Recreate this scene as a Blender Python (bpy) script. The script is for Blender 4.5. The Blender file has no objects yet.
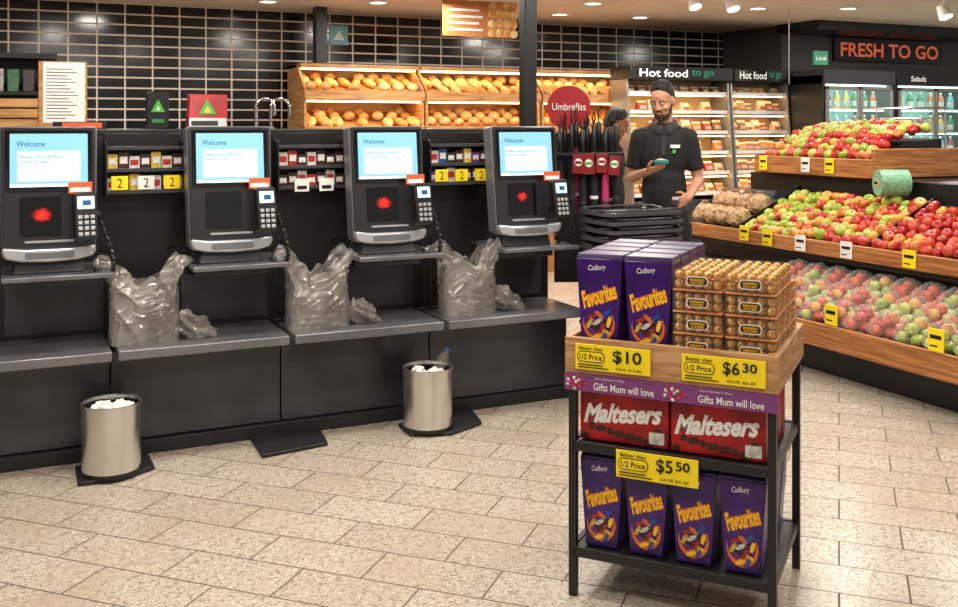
import bpy, bmesh, math, random
from mathutils import Vector, Matrix, noise, Euler
random.seed(7)
C = bpy.context.scene.collection
R = math.radians
# ---------------------------------------------------------------- camera model
YAW = R(25.2); SA, CA = math.sin(YAW), math.cos(YAW); H = 1.55; HY = 125.0; F = 1000.0
def ray(px):
    u = (px-479.0)/F
    return SA+CA*u, CA-SA*u
def XatY(px, Y):
    a, b = ray(px); return a/b*Y
def atY(px, py, Y):
    a, b = ray(px); d = Y/b
    return Vector((a*d, Y, H-(py-HY)/F*d))
def onfloor(px, py, z=0.0):
    a, b = ray(px); d = (H-z)*F/(py-HY)
    return Vector((a*d, b*d, z))
cd = bpy.data.cameras.new('camera'); cam = bpy.data.objects.new('camera', cd); C.objects.link(cam)
cam.location = (0, 0, H); cam.rotation_euler = (R(90), 0, -YAW)
cd.sensor_width = 36; cd.lens = F/958*36; cd.shift_y = -(303.5-HY)/958; cd.clip_start = .05
bpy.context.scene.camera = cam

# ---------------------------------------------------------------- materials
def lin(c):
    return tuple(((v/255)/12.92 if v/255 <= .04045 else ((v/255+.055)/1.055)**2.4) for v in c)+(1,)
def M(name, col, rough=.5, metal=0, emit=None, es=0, var=0, vscale=20, alpha=1, bump=0, bscale=60, col2=None, coat=0, rnd=0, stretch=None):
    m = bpy.data.materials.new(name); m.use_nodes = True
    nt = m.node_tree; b = nt.nodes['Principled BSDF']; L = nt.links.new
    b.inputs['Base Color'].default_value = lin(col); b.inputs['Roughness'].default_value = rough
    b.inputs['Metallic'].default_value = metal; b.inputs['Alpha'].default_value = alpha
    b.inputs['Coat Weight'].default_value = coat
    if emit: b.inputs['Emission Color'].default_value = lin(emit); b.inputs['Emission Strength'].default_value = es
    tc = nt.nodes.new('ShaderNodeTexCoord'); src = tc.outputs['Object']
    if stretch:
        mp = nt.nodes.new('ShaderNodeMapping'); mp.inputs['Scale'].default_value = stretch; L(src, mp.inputs[0]); src = mp.outputs[0]
    if var or col2:
        n = nt.nodes.new('ShaderNodeTexNoise'); n.inputs['Scale'].default_value = vscale; n.inputs['Detail'].default_value = 4; L(src, n.inputs['Vector'])
        mx = nt.nodes.new('ShaderNodeMix'); mx.data_type = 'RGBA'
        c2 = col2 if col2 else tuple(max(0, v*(1-var)) for v in col)
        mx.inputs['A'].default_value = lin(col); mx.inputs['B'].default_value = lin(c2)
        rp = nt.nodes.new('ShaderNodeMapRange'); rp.inputs['From Min'].default_value = .38; rp.inputs['From Max'].default_value = .62
        if rnd:
            oi = nt.nodes.new('ShaderNodeObjectInfo'); ad = nt.nodes.new('ShaderNodeMath'); ad.operation = 'MULTIPLY_ADD'
            ad.inputs[1].default_value = rnd; L(oi.outputs['Random'], ad.inputs[0]); L(n.outputs['Fac'], ad.inputs[2])
            sb = nt.nodes.new('ShaderNodeMath'); sb.operation = 'SUBTRACT'; sb.inputs[1].default_value = rnd/2; L(ad.outputs[0], sb.inputs[0]); L(sb.outputs[0], rp.inputs['Value'])
        else: L(n.outputs['Fac'], rp.inputs['Value'])
        L(rp.outputs[0], mx.inputs['Factor']); L(mx.outputs['Result'], b.inputs['Base Color'])
    if bump:
        n2 = nt.nodes.new('ShaderNodeTexNoise'); n2.inputs['Scale'].default_value = bscale; n2.inputs['Detail'].default_value = 3; L(src, n2.inputs['Vector'])
        bp = nt.nodes.new('ShaderNodeBump'); bp.inputs['Strength'].default_value = bump; bp.inputs['Distance'].default_value = .01
        L(n2.outputs['Fac'], bp.inputs['Height']); L(bp.outputs[0], b.inputs['Normal'])
    return m
def brick_mat(name, c1, c2, mort, bw, rh, ms, offset, rot=0, wall=False, rough=.2, speck=False):
    m = bpy.data.materials.new(name); m.use_nodes = True; nt = m.node_tree; b = nt.nodes['Principled BSDF']; L = nt.links.new
    tc = nt.nodes.new('ShaderNodeTexCoord'); src = tc.outputs['Object']
    if wall:
        s = nt.nodes.new('ShaderNodeSeparateXYZ'); L(src, s.inputs[0]); k = nt.nodes.new('ShaderNodeCombineXYZ')
        L(s.outputs['X'], k.inputs['X']); L(s.outputs['Z'], k.inputs['Y']); src2 = k.outputs[0]
    else:
        mp = nt.nodes.new('ShaderNodeMapping'); mp.inputs['Rotation'].default_value = (0, 0, rot); L(src, mp.inputs[0]); src2 = mp.outputs[0]
    br = nt.nodes.new('ShaderNodeTexBrick'); br.offset = offset; br.squash = 1
    br.inputs['Scale'].default_value = 1; br.inputs['Brick Width'].default_value = bw; br.inputs['Row Height'].default_value = rh
    br.inputs['Mortar Size'].default_value = ms; br.inputs['Mortar Smooth'].default_value = .1
    br.inputs['Color1'].default_value = lin(c1); br.inputs['Color2'].default_value = lin(c2); br.inputs['Mortar'].default_value = lin(mort)
    L(src2, br.inputs['Vector']); out = br.outputs['Color']
    if speck:
        for sc, colr, lo, hi, det, mxv in ((75, (110, 96, 82), .56, .63, 4, .7), (60, (238, 230, 216), .58, .66, 3, .6), (34, (150, 134, 114), .53, .66, 5, .65), (160, (96, 86, 76), .57, .64, 2, .6), (2.2, (180, 162, 140), .48, .72, 2, .6)):
            n = nt.nodes.new('ShaderNodeTexNoise'); n.inputs['Scale'].default_value = sc; n.inputs['Detail'].default_value = det; L(src, n.inputs['Vector'])
            rp = nt.nodes.new('ShaderNodeMapRange'); rp.inputs['From Min'].default_value = lo; rp.inputs['From Max'].default_value = hi; L(n.outputs['Fac'], rp.inputs['Value'])
            rp.inputs['To Max'].default_value = mxv
            mx = nt.nodes.new('ShaderNodeMix'); mx.data_type = 'RGBA'; mx.inputs['B'].default_value = lin(colr)
            L(rp.outputs[0], mx.inputs['Factor']); L(out, mx.inputs['A']); out = mx.outputs['Result']
        mx = nt.nodes.new('ShaderNodeMix'); mx.data_type = 'RGBA'; mx.inputs['B'].default_value = lin(mort)
        L(br.outputs['Fac'], mx.inputs['Factor']); L(out, mx.inputs['A']); out = mx.outputs['Result']
    L(out, b.inputs['Base Color'])
    rr = nt.nodes.new('ShaderNodeMapRange'); rr.inputs['To Min'].default_value = rough; rr.inputs['To Max'].default_value = .8
    L(br.outputs['Fac'], rr.inputs['Value']); L(rr.outputs[0], b.inputs['Roughness'])
    bp = nt.nodes.new('ShaderNodeBump'); bp.inputs['Strength'].default_value = .3; bp.inputs['Distance'].default_value = .003; bp.invert = True
    L(br.outputs['Fac'], bp.inputs['Height']); L(bp.outputs[0], b.inputs['Normal'])
    return m
def glow_mat(name, cx, cz, rad, es):
    m = M(name, (12, 12, 14), .1); nt = m.node_tree; b = nt.nodes['Principled BSDF']; L = nt.links.new
    tc = nt.nodes.new('ShaderNodeTexCoord'); mp = nt.nodes.new('ShaderNodeMapping'); mp.vector_type = 'POINT'
    mp.inputs['Scale'].default_value = (1, 0, 1.25)
    mp.inputs['Location'].default_value = (-cx, 0, -cz*1.25); L(tc.outputs['Object'], mp.inputs[0])
    ln = nt.nodes.new('ShaderNodeVectorMath'); ln.operation = 'LENGTH'; L(mp.outputs[0], ln.inputs[0])
    n = nt.nodes.new('ShaderNodeTexNoise'); n.inputs['Scale'].default_value = 90; L(tc.outputs['Object'], n.inputs['Vector'])
    ma = nt.nodes.new('ShaderNodeMath'); ma.operation = 'MULTIPLY_ADD'; ma.inputs[1].default_value = .04; L(n.outputs['Fac'], ma.inputs[0]); L(ln.outputs['Value'], ma.inputs[2])
    rp = nt.nodes.new('ShaderNodeMapRange'); rp.inputs['From Min'].default_value = rad+.02; rp.inputs['From Max'].default_value = .02
    rp.inputs['To Max'].default_value = 1; L(ma.outputs[0], rp.inputs['Value'])
    pw = nt.nodes.new('ShaderNodeMath'); pw.operation = 'POWER'; pw.inputs[1].default_value = 2.4; L(rp.outputs[0], pw.inputs[0])
    ml = nt.nodes.new('ShaderNodeMath'); ml.operation = 'MULTIPLY'; ml.inputs[1].default_value = es; L(pw.outputs[0], ml.inputs[0])
    b.inputs['Emission Color'].default_value = lin((255, 34, 26)); L(ml.outputs[0], b.inputs['Emission Strength'])
    return m
m = {}
m['floor'] = brick_mat('terrazzo_tiles', (204, 193, 177), (190, 178, 161), (96, 84, 72), .44, .22, .0035, .5, rot=R(45), rough=.27, speck=True)
m['tile'] = brick_mat('black_gloss_tiles', (14, 13, 13), (24, 22, 21), (220, 208, 194), .25, .1, .008, 0, wall=True, rough=.14)
m['ceil'] = M('ceiling_paint', (222, 208, 192), .8, var=.04, vscale=2)
m['greywall'] = M('grey_wall_paint', (84, 80, 78), .7, var=.06, vscale=3)
m['blacklam'] = M('black_laminate', (64, 65, 69), .24, var=.25, vscale=3)
m['blackpanel'] = M('black_back_panel', (28, 28, 30), .4, var=.2, vscale=5)
m['shelfgrey'] = M('grey_shelf_steel', (128, 128, 132), .3, .5, var=.1, vscale=6)
m['blackmetal'] = M('black_powder_coat', (24, 24, 25), .4)
m['blackplastic'] = M('black_plastic', (20, 20, 21), .35)
m['basketrim'] = M('basket_rim_plastic', (76, 76, 80), .26)
m['rubber'] = M('black_rubber', (30, 31, 34), .6, var=.2)
m['silver'] = M('silver_plastic', (190, 191, 194), .28, .5)
m['housing'] = M('grey_housing_plastic', (124, 126, 130), .3, .4)
m['kgrey'] = M('dark_grey_plastic', (58, 59, 63), .32)
m['bezel'] = M('charcoal_bezel', (42, 42, 46), .22)
m['glassblk'] = M('black_glass', (10, 10, 12), .08, coat=.5)
m['steel'] = M('brushed_bright_steel', (222, 221, 219), .24, .95)
m['chrome'] = M('chrome', (220, 220, 222), .1, 1)
m['screen'] = M('screen_blue', (110, 165, 195), .4, emit=(138, 198, 230), es=.6)
m['screenp'] = M('screen_panel_pale', (170, 205, 222), .4, emit=(206, 232, 244), es=.62)
m['screenw'] = M('screen_white', (235, 245, 250), .4, emit=(225, 242, 250), es=.5)
m['screend'] = M('screen_text_blue', (20, 80, 130), .4)
m['scan_on'] = glow_mat('scanner_red_glow', -.03, .18, .048, 5.0)
m['scan_dim'] = glow_mat('scanner_small_red_glow', -.035, .19, .038, 4.0)
m['white'] = M('white_card', (238, 236, 230), .5)
m['orange'] = M('orange_card', (232, 92, 40), .5)
m['yellow'] = M('yellow_price_card', (250, 222, 22), .5)
m['ink'] = M('black_ink', (12, 12, 12), .5)
m['purpleb'] = M('muted_purple_banner', (124, 64, 122), .5)
m['wood'] = M('pale_pine_wood', (200, 156, 110), .5, col2=(166, 118, 76), vscale=5, stretch=(1.5, 1.5, 14))
m['woodx'] = M('honey_wood', (206, 154, 96), .45, col2=(164, 110, 62), vscale=4, stretch=(1, 1, 14))
m['woodd'] = M('warm_brown_wood', (190, 128, 74), .42, col2=(146, 90, 48), vscale=4, stretch=(1, .8, 16))
m['fav'] = M('purple_carton', (66, 28, 114), .28, col2=(42, 14, 82), vscale=9)
m['favd'] = M('dark_purple_carton', (40, 14, 74), .35)
m['gold'] = M('yellow_gold_print', (252, 200, 40), .4)
m['favo'] = M('orange_print', (226, 104, 26), .4)
m['redbox'] = M('red_carton', (188, 20, 26), .3, col2=(132, 8, 16), vscale=8)
m['brownc'] = M('chocolate_brown', (66, 32, 20), .4)
m['foil'] = M('gold_foil', (232, 182, 100), .28, .7, bump=.7, bscale=200, col2=(170, 116, 50), vscale=60)
m['clear'] = M('clear_plastic', (250, 240, 215), .06, alpha=.06)
m['film'] = M('clear_film_bag', (232, 240, 234), .05, alpha=.11, bump=1, bscale=40)
m['bagp'] = M('silver_grey_plastic_bag', (190, 186, 180), .15, .3, alpha=.64, bump=.9, bscale=11, col2=(136, 131, 126), vscale=7, stretch=(1, 1, .5))
m['green'] = M('leaf_green', (70, 170, 60), .5)
m['teal'] = M('teal_plastic', (40, 120, 120), .5)
m['redc'] = M('red_card', (156, 20, 30), .45)
m['redk'] = M('dark_red_card', (130, 18, 28), .45)
m['pink'] = M('hot_pink_fabric', (190, 46, 100), .6)
m['signorange'] = M('sign_orange', (232, 108, 70), .5, emit=(240, 112, 72), es=.35)
m['signwhite'] = M('sign_white', (250, 250, 245), .5, emit=(250, 248, 240), es=.4)
m['signgreen'] = M('sign_green', (40, 150, 110), .5, emit=(50, 160, 115), es=.15)
m['appr'] = M('red_apple_skin', (156, 16, 22), .28, col2=(200, 78, 46), vscale=11, rnd=.24)
m['appg'] = M('green_apple_skin', (132, 160, 48), .28, col2=(188, 188, 84), vscale=9, rnd=.25)
m['appy'] = M('yellow_red_apple_skin', (216, 162, 72), .28, col2=(178, 36, 32), vscale=12, rnd=.5)
m['appo'] = M('orange_fruit_skin', (206, 84, 30), .35, col2=(180, 40, 24), vscale=9, rnd=.3)
m['bread'] = M('golden_bread_crust', (206, 136, 60), .6, col2=(238, 194, 122), vscale=16, bump=.5, bscale=60, rnd=.3)
m['breadp'] = M('pale_bread_crust', (236, 200, 142), .7, col2=(200, 136, 70), vscale=14, bump=.5, bscale=60, rnd=.3)
m['strip'] = M('warm_strip_light', (255, 230, 180), .5, emit=(255, 218, 158), es=10)
m['stripc'] = M('cool_strip_light', (230, 245, 255), .5, emit=(200, 246, 240), es=12)
m['lamp'] = M('lamp_diffuser', (255, 250, 240), .5, emit=(255, 244, 226), es=14)
m['cream'] = M('cream_back_panel', (212, 182, 134), .6)
m['icy_glow'] = M('glowing_fridge_interior', (170, 214, 206), .5, emit=(150, 214, 200), es=.4)  # lit fridge interior put into the panel as a pale green emission
m['steelp'] = M('light_steel_panel', (150, 145, 138), .35, .5)
m['casewood'] = M('case_shelf_cream', (204, 186, 156), .5)
m['glass'] = M('door_glass', (190, 225, 225), .05, alpha=.12)
m['skin'] = M('light_brown_skin', (200, 148, 118), .55, col2=(186, 132, 102), vscale=10)
m['skin2'] = M('brown_skin', (150, 98, 72), .55)
m['hair'] = M('black_hair', (30, 24, 22), .6, bump=.8, bscale=110, col2=(12, 10, 10), vscale=60)
m['beard'] = M('short_dark_beard', (48, 33, 27), .7, col2=(78, 54, 42), vscale=60)
m['shirt'] = M('black_polo_fabric', (24, 24, 28), .8, bump=.5, bscale=18)
m['collar'] = M('black_collar_fabric', (46, 46, 52), .8)
m['trouser'] = M('charcoal_trouser_fabric', (30, 30, 34), .85)
m['eye'] = M('eye_white', (170, 152, 142), .3)
m['lip'] = M('lip_skin', (134, 78, 66), .5)
m['tan'] = M('beige_net_bag', (200, 170, 130), .7, col2=(160, 122, 86), vscale=22, bump=.8, bscale=50)
m['greenfilm'] = M('pale_green_film', (150, 204, 168), .3, alpha=.9, col2=(112, 172, 134), vscale=50)
cols = {'pr': (180, 40, 40), 'pb': (40, 80, 160), 'py': (236, 196, 60), 'pg': (60, 140, 80), 'pw': (226, 222, 214), 'pp': (120, 60, 150), 'po': (230, 120, 40), 'pk': (60, 36, 26), 'pc': (120, 190, 200),
        'fo': (206, 128, 62), 'fw': (222, 206, 176), 'fk': (140, 84, 44), 'fr': (176, 60, 40)}
for k, v in cols.items(): m[k] = M('packet_'+k, v, .4, var=.2, vscale=60)

# ---------------------------------------------------------------- mesh building
class MB:
    def __init__(s): s.bm = bmesh.new(); s.mt = []
    def mi(s, mat):
        if mat not in s.mt: s.mt.append(mat)
        return s.mt.index(mat)
    def face(s, vs, mat):
        try: f = s.bm.faces.new(vs); f.material_index = s.mi(mat); return f
        except ValueError: return None
    def box(s, x0, x1, y0, y1, z0, z1, mat):
        v = [s.bm.verts.new(p) for p in ((x0, y0, z0), (x1, y0, z0), (x1, y1, z0), (x0, y1, z0), (x0, y0, z1), (x1, y0, z1), (x1, y1, z1), (x0, y1, z1))]
        for q in ((0, 3, 2, 1), (4, 5, 6, 7), (0, 1, 5, 4), (1, 2, 6, 5), (2, 3, 7, 6), (3, 0, 4, 7)): s.face([v[i] for i in q], mat)
        return s
    def prism(s, pts, a, b, mat, axis='y'):
        def P(p, t): return {'y': (p[0], t, p[1]), 'x': (t, p[0], p[1]), 'z': (p[0], p[1], t)}[axis]
        v0 = [s.bm.verts.new(P(p, a)) for p in pts]; v1 = [s.bm.verts.new(P(p, b)) for p in pts]; n = len(pts)
        s.face(v0, mat); s.face(v1[::-1], mat)
        for i in range(n): s.face([v0[i], v1[i], v1[(i+1) % n], v0[(i+1) % n]], mat)
        return s
    def hexa(s, lo, hi, mat):
        v = [s.bm.verts.new(p) for p in list(lo)+list(hi)]
        for q in ((0, 3, 2, 1), (4, 5, 6, 7), (0, 1, 5, 4), (1, 2, 6, 5), (2, 3, 7, 6), (3, 0, 4, 7)): s.face([v[i] for i in q], mat)
        return s
    def tube(s, pts, r, mat, seg=10, cap=True):
        pts = [Vector(p) for p in pts]; rs = r if isinstance(r, (list, tuple)) else [r]*len(pts); rings = []
        up = Vector((0, 0, 1)); t0 = (pts[1]-pts[0]).normalized()
        if abs(t0.z) > .9: up = Vector((1, 0, 0))
        n = t0.cross(up).normalized()
        for i, p in enumerate(pts):
            t = (pts[min(i+1, len(pts)-1)]-pts[max(i-1, 0)]).normalized()
            n = (n-t*n.dot(t)).normalized(); bn = t.cross(n)
            rings.append([s.bm.verts.new(p+(n*math.cos(k*2*math.pi/seg)+bn*math.sin(k*2*math.pi/seg))*rs[i]) for k in range(seg)])
        for a, b in zip(rings, rings[1:]):
            for k in range(seg): s.face([a[k], a[(k+1) % seg], b[(k+1) % seg], b[k]], mat)
        if cap: s.face(rings[0][::-1], mat); s.face(rings[-1], mat)
        return s
    def lathe(s, prof, mat, seg=24, c=(0, 0, 0), sx=1, sy=1):
        rings = []
        for r, z in prof:
            rings.append([s.bm.verts.new((c[0]+max(r, 1e-5)*sx*math.cos(k*2*math.pi/seg), c[1]+max(r, 1e-5)*sy*math.sin(k*2*math.pi/seg), c[2]+z)) for k in range(seg)])
        for a, b in zip(rings, rings[1:]):
            for k in range(seg): s.face([a[k], a[(k+1) % seg], b[(k+1) % seg], b[k]], mat)
        return s
    def ell(s, c, r, mat, rot=None, u=16, v=10):
        mt = Matrix.Translation(Vector(c)) @ (rot.to_4x4() if rot else Matrix.Identity(4)) @ Matrix.Diagonal((r[0], r[1], r[2], 1))
        g = bmesh.ops.create_uvsphere(s.bm, u_segments=u, v_segments=v, radius=1, matrix=mt); i = s.mi(mat)
        for f in {f for vv in g['verts'] for f in vv.link_faces}: f.material_index = i
        return s
    def cap(s, p0, p1, r0, r1, mat, seg=14):
        p0 = Vector(p0); p1 = Vector(p1)
        s.ell(p0, (r0,)*3, mat, u=seg, v=8); s.ell(p1, (r1,)*3, mat, u=seg, v=8)
        if (p1-p0).length > 1e-4: s.tube([p0, p1], [r0, r1], mat, seg)
        return s
    def xf(s, mtx): s.bm.transform(mtx); return s
    def build(s, name, parent=None, loc=(0, 0, 0), rot=(0, 0, 0), bev=0, smooth=True, ang=38, seg=2, recalc=True):
        me = bpy.data.meshes.new(name)
        if recalc: bmesh.ops.recalc_face_normals(s.bm, faces=s.bm.faces)
        s.bm.to_mesh(me); s.bm.free()
        for k in s.mt: me.materials.append(k)
        if smooth:
            me.polygons.foreach_set('use_smooth', [True]*len(me.polygons)); me.set_sharp_from_angle(angle=R(ang))
        o = bpy.data.objects.new(name, me); C.objects.link(o); o.location = loc; o.rotation_euler = rot
        if parent: o.parent = parent
        if bev:
            b = o.modifiers.new('bevel', 'BEVEL'); b.width = bev; b.segments = seg; b.limit_method = 'ANGLE'; b.angle_limit = R(40)
        return o
def tag(o, label, cat, group=None):
    o['label'] = label; o['category'] = cat
    if group: o['group'] = group
    return o
def thing(name, label, cat, loc=(0, 0, 0), rz=0, group=None):
    o = bpy.data.objects.new(name, None); C.objects.link(o); o.empty_display_size = .05
    o.location = loc; o.rotation_euler = (0, 0, rz); return tag(o, label, cat, group)
def struct(o): o['kind'] = 'structure'; return o
def dup(o, parent=None):
    c = o.copy(); C.objects.link(c)
    if parent: c.parent = parent
    for ch in list(o.children): dup(ch, c)
    return c
_tc = {}
def tgeo(s, shear=0, off=0):
    k = (s, shear, off)
    if k not in _tc:
        cu = bpy.data.curves.new('t', 'FONT'); cu.body = s; cu.shear = shear; cu.offset = off; cu.resolution_u = 3
        o = bpy.data.objects.new('t', cu); C.objects.link(o); dg = bpy.context.evaluated_depsgraph_get(); dg.update()
        me = bpy.data.meshes.new_from_object(o.evaluated_get(dg))
        vs = [v.co.copy() for v in me.vertices]; fs = [tuple(p.vertices) for p in me.polygons]
        x0 = min(v.x for v in vs); x1 = max(v.x for v in vs); y0 = min(v.y for v in vs); y1 = max(v.y for v in vs)
        vs = [((v.x-x0)/(x1-x0)-.5, (v.y-y0)/(y1-y0)-.5) for v in vs]
        _tc[k] = (vs, fs, (x1-x0)/(y1-y0)); bpy.data.objects.remove(o); bpy.data.curves.remove(cu); bpy.data.meshes.remove(me)
    return _tc[k]
def text(s, parent, cx, cz, w, h, mat, y=0, loc=(0, 0, 0), rot=(0, 0, 0), shear=0, off=0, tilt=0, name='lettering'):
    vs, fs, asp = tgeo(s, shear, off)
    if h is None: h = w/asp
    if w is None: w = h*asp
    me = bpy.data.meshes.new(name); ct, st = math.cos(tilt), math.sin(tilt)
    me.from_pydata([(cx+a*w*ct-b*h*st, y, cz+a*w*st+b*h*ct) for a, b in vs], [], fs); me.materials.append(mat)
    o = bpy.data.objects.new(name, me); C.objects.link(o); o.parent = parent; o.location = loc; o.rotation_euler = rot
    return o
def rrect(x0, x1, z0, z1, r, n=5, tb=0):
    out = []
    for cx, cz, a0 in ((x1-r, z1-r, 0), (x0+r, z1-r, 90), (x0+r, z0+r, 180), (x1-r, z0+r, 270)):
        for i in range(n+1):
            a = R(a0+90*i/n); out.append((cx+r*math.cos(a), cz+r*math.sin(a)))
    if tb:
        xm = (x0+x1)/2; out = [(xm+(x-xm)*(1-tb*(z1-z)/(z1-z0)), z) for x, z in out]
    return out[::-1]
ORD = ['first', 'second', 'third', 'fourth', 'fifth', 'sixth', 'seventh', 'eighth', 'ninth', 'tenth', 'eleventh', 'twelfth', 'thirteenth', 'fourteenth', 'fifteenth', 'sixteenth', 'seventeenth', 'eighteenth', 'nineteenth', 'twentieth']

# ---------------------------------------------------------------- setting
CZ = 2.7
struct(MB().box(-4, 13, -3, 10.1, -.1, 0, m['floor']).build('floor', smooth=False))
struct(MB().box(-4, 13, -3, 10.1, CZ, CZ+.1, m['ceil']).build('ceiling', smooth=False))
struct(MB().box(-4, 8.07, 10, 10.1, 0, CZ, m['tile']).build('wall_back', smooth=False))
struct(MB().box(8.07, 8.17, 8.95, 10, 0, CZ, m['greywall']).build('wall_side', smooth=False))
struct(MB().box(8.17, 13, 8.95, 9.05, 0, CZ, m['greywall']).build('wall_right', smooth=False))
struct(MB().box(-4.1, -4, -3, 10, 0, CZ, m['greywall']).build('wall_left', smooth=False))
struct(MB().box(8.0, 13, 8.3, 8.95, 2.6, CZ, m['blackpanel']).build('trim_1', smooth=False))

# ---------------------------------------------------------------- ceiling lamps and light
def alight(x, y, z, power, size, col=(1, .935, .85), rot=(0, 0, 0)):
    l = bpy.data.lights.new('ceiling_light', 'AREA'); l.shape = 'DISK'; l.size = size; l.energy = power; l.color = col
    o = bpy.data.objects.new('ceiling_light', l); C.objects.link(o); o.location = (x, y, z); o.rotation_euler = rot; return o
for x, y, p in ((-1, 1.2, 20), (1.2, 1.0, 28), (3.4, 1.2, 15), (-.8, 3.2, 26), (1, 3.1, 28), (2.8, 3, 20), (5, 3.2, 25), (.3, 4.2, 23), (1.7, 4.2, 23), (3.4, 4.4, 27), (5.6, 4.8, 34),
                (.5, 6.8, 28), (2.6, 7, 30), (4.4, 6.6, 36), (6.6, 6.6, 38), (.8, 8.6, 24), (3.4, 8.3, 34), (5.6, 8, 32), (8.8, 7, 38)):
    alight(x, y, 2.66, p, .42 if y < 6 else .26)
w = bpy.data.worlds.new('world'); bpy.context.scene.world = w; w.use_nodes = True
w.node_tree.nodes['Background'].inputs[0].default_value = (1, .97, .93, 1); w.node_tree.nodes['Background'].inputs[1].default_value = .42
DL = [(268, 1, 'nearest the black post at the left'), (378, 2, 'right of the tall black post at the left'), (560, 14, 'just right of the thick black post'),
      (640, 17, 'above the round red umbrella sign'), (593, 3, 'between the thick post and the hot food cases'), (758, 8, 'over the right hand hot food case'), (848, 8, 'in front of the orange lettered sign')]
for px, py, lb in DL:
    a, b = ray(px); d = (CZ-H)*F/(HY-py)
    if b*d > 9.8: d = 9.8/b
    t = thing('downlight', 'round recessed ceiling downlight '+lb, 'ceiling light', (a*d, b*d, CZ), group='ceiling downlights')
    MB().lathe([(.075, -.012), (.1, -.012), (.105, 0), (.07, 0)], m['white']).build('trim_ring', t)
    MB().lathe([(0, -.006), (.075, -.006)], m['lamp']).build('diffuser', t)
for px, py, lb in ((694, 2, 'left one of the pair of white ceiling spotlights'), (732, 4, 'right one of the pair of white ceiling spotlights'), (944, 12, 'white ceiling spotlight above the right end of the orange lettered sign')):
    a, b = ray(px); d = 8.6
    t = thing('spotlight', lb, 'spotlight', (a*d, b*d, CZ))
    MB().lathe([(0, 0), (.05, 0), (.05, -.03), (0, -.03)], m['white']).build('mount', t)
    zt = H+(HY-py)/F*d-CZ
    MB().tube([(0, 0, -.03), (0, 0, zt+.04)], .01, m['white']).build('stem', t)
    MB().lathe([(0, .06), (.045, .06), (.06, -.05), (.055, -.055), (.04, -.03)], m['white']).build('lamp_head', t, loc=(0, 0, zt), rot=(R(-25), 0, 0))
    MB().lathe([(0, -.045), (.05, -.045)], m['lamp']).build('bulb', t, loc=(0, 0, zt), rot=(R(-25), 0, 0))
tag(MB().tube([(0, 0, 0), (0, 0, -.75)], .005, m['steelp']).build('hanging_cable', loc=(*atY(789, 0, 7.6).xy, CZ)), 'thin pale cable hanging from the ceiling over the apple display', 'cable')

# ---------------------------------------------------------------- checkout counter
t = thing('checkout_counter', 'long low black laminate checkout counter with steel bins in front', 'counter', (0, 0, 0))
XE = 2.89
xs = [-.39, .43, 1.235, 2.04, XE]
for a, b in zip(xs, xs[1:]):
    MB().box(a+.003, b-.003, 4.96, 5.4, .07, .49, m['blacklam']).build('front_panel', t, bev=.003)
MB().box(-.39, XE, 4.93, 5.38, 0, .065, m['rubber']).build('kick_plate', t, bev=.004)
t = thing('divider_panel', 'upright black divider panel behind the checkout kiosks', 'panel', (0, 0, 0))
MB().box(-.39, XE, 5.18, 5.42, .492, 1.5, m['blackpanel']).build('back_panel', t, bev=.004)
MB().box(-.41, XE+.02, 5.175, 5.45, 1.5, 1.53, m['blackmetal']).build('top_cap', t, bev=.006)
for i, a in enumerate((-.36, .443, 1.248, 2.053)):
    MB().box(a+.34, a+.78, 5.17, 5.18, .56, .8, m['blacklam']).build('service_door', t, bev=.003)
bsl = ['leftmost grey bagging shelf, cut by the left edge of the photo', 'grey bagging shelf under the leftmost plastic bag', 'grey bagging shelf under the middle plastic bag', 'grey bagging shelf under the rightmost plastic bag']
ssl = ['first', 'second', 'third', 'fourth']
for i, a in enumerate((-.36, .443, 1.248, 2.053)):
    tag(MB().box(a, a+.778+(.03 if i == 3 else 0), 4.72, 5.17, .495, .54, m['shelfgrey']).build('bagging_shelf', bev=.006), bsl[i], 'shelf', 'grey bagging shelves')
    t = thing('kiosk_shelf', 'small dark shelf carrying the %s checkout kiosk from the left' % ssl[i], 'shelf', (a, 0, 0), 0, 'small shelves under the kiosks')
    MB().box(.33, .79, 4.74, 5.17, .868, .89, m['shelfgrey']).build('shelf_plate', t, bev=.004)
    MB().box(.37, .74, 4.95, 5.17, .81, .868, m['blacklam']).build('shelf_bracket', t, bev=.004)

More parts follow.
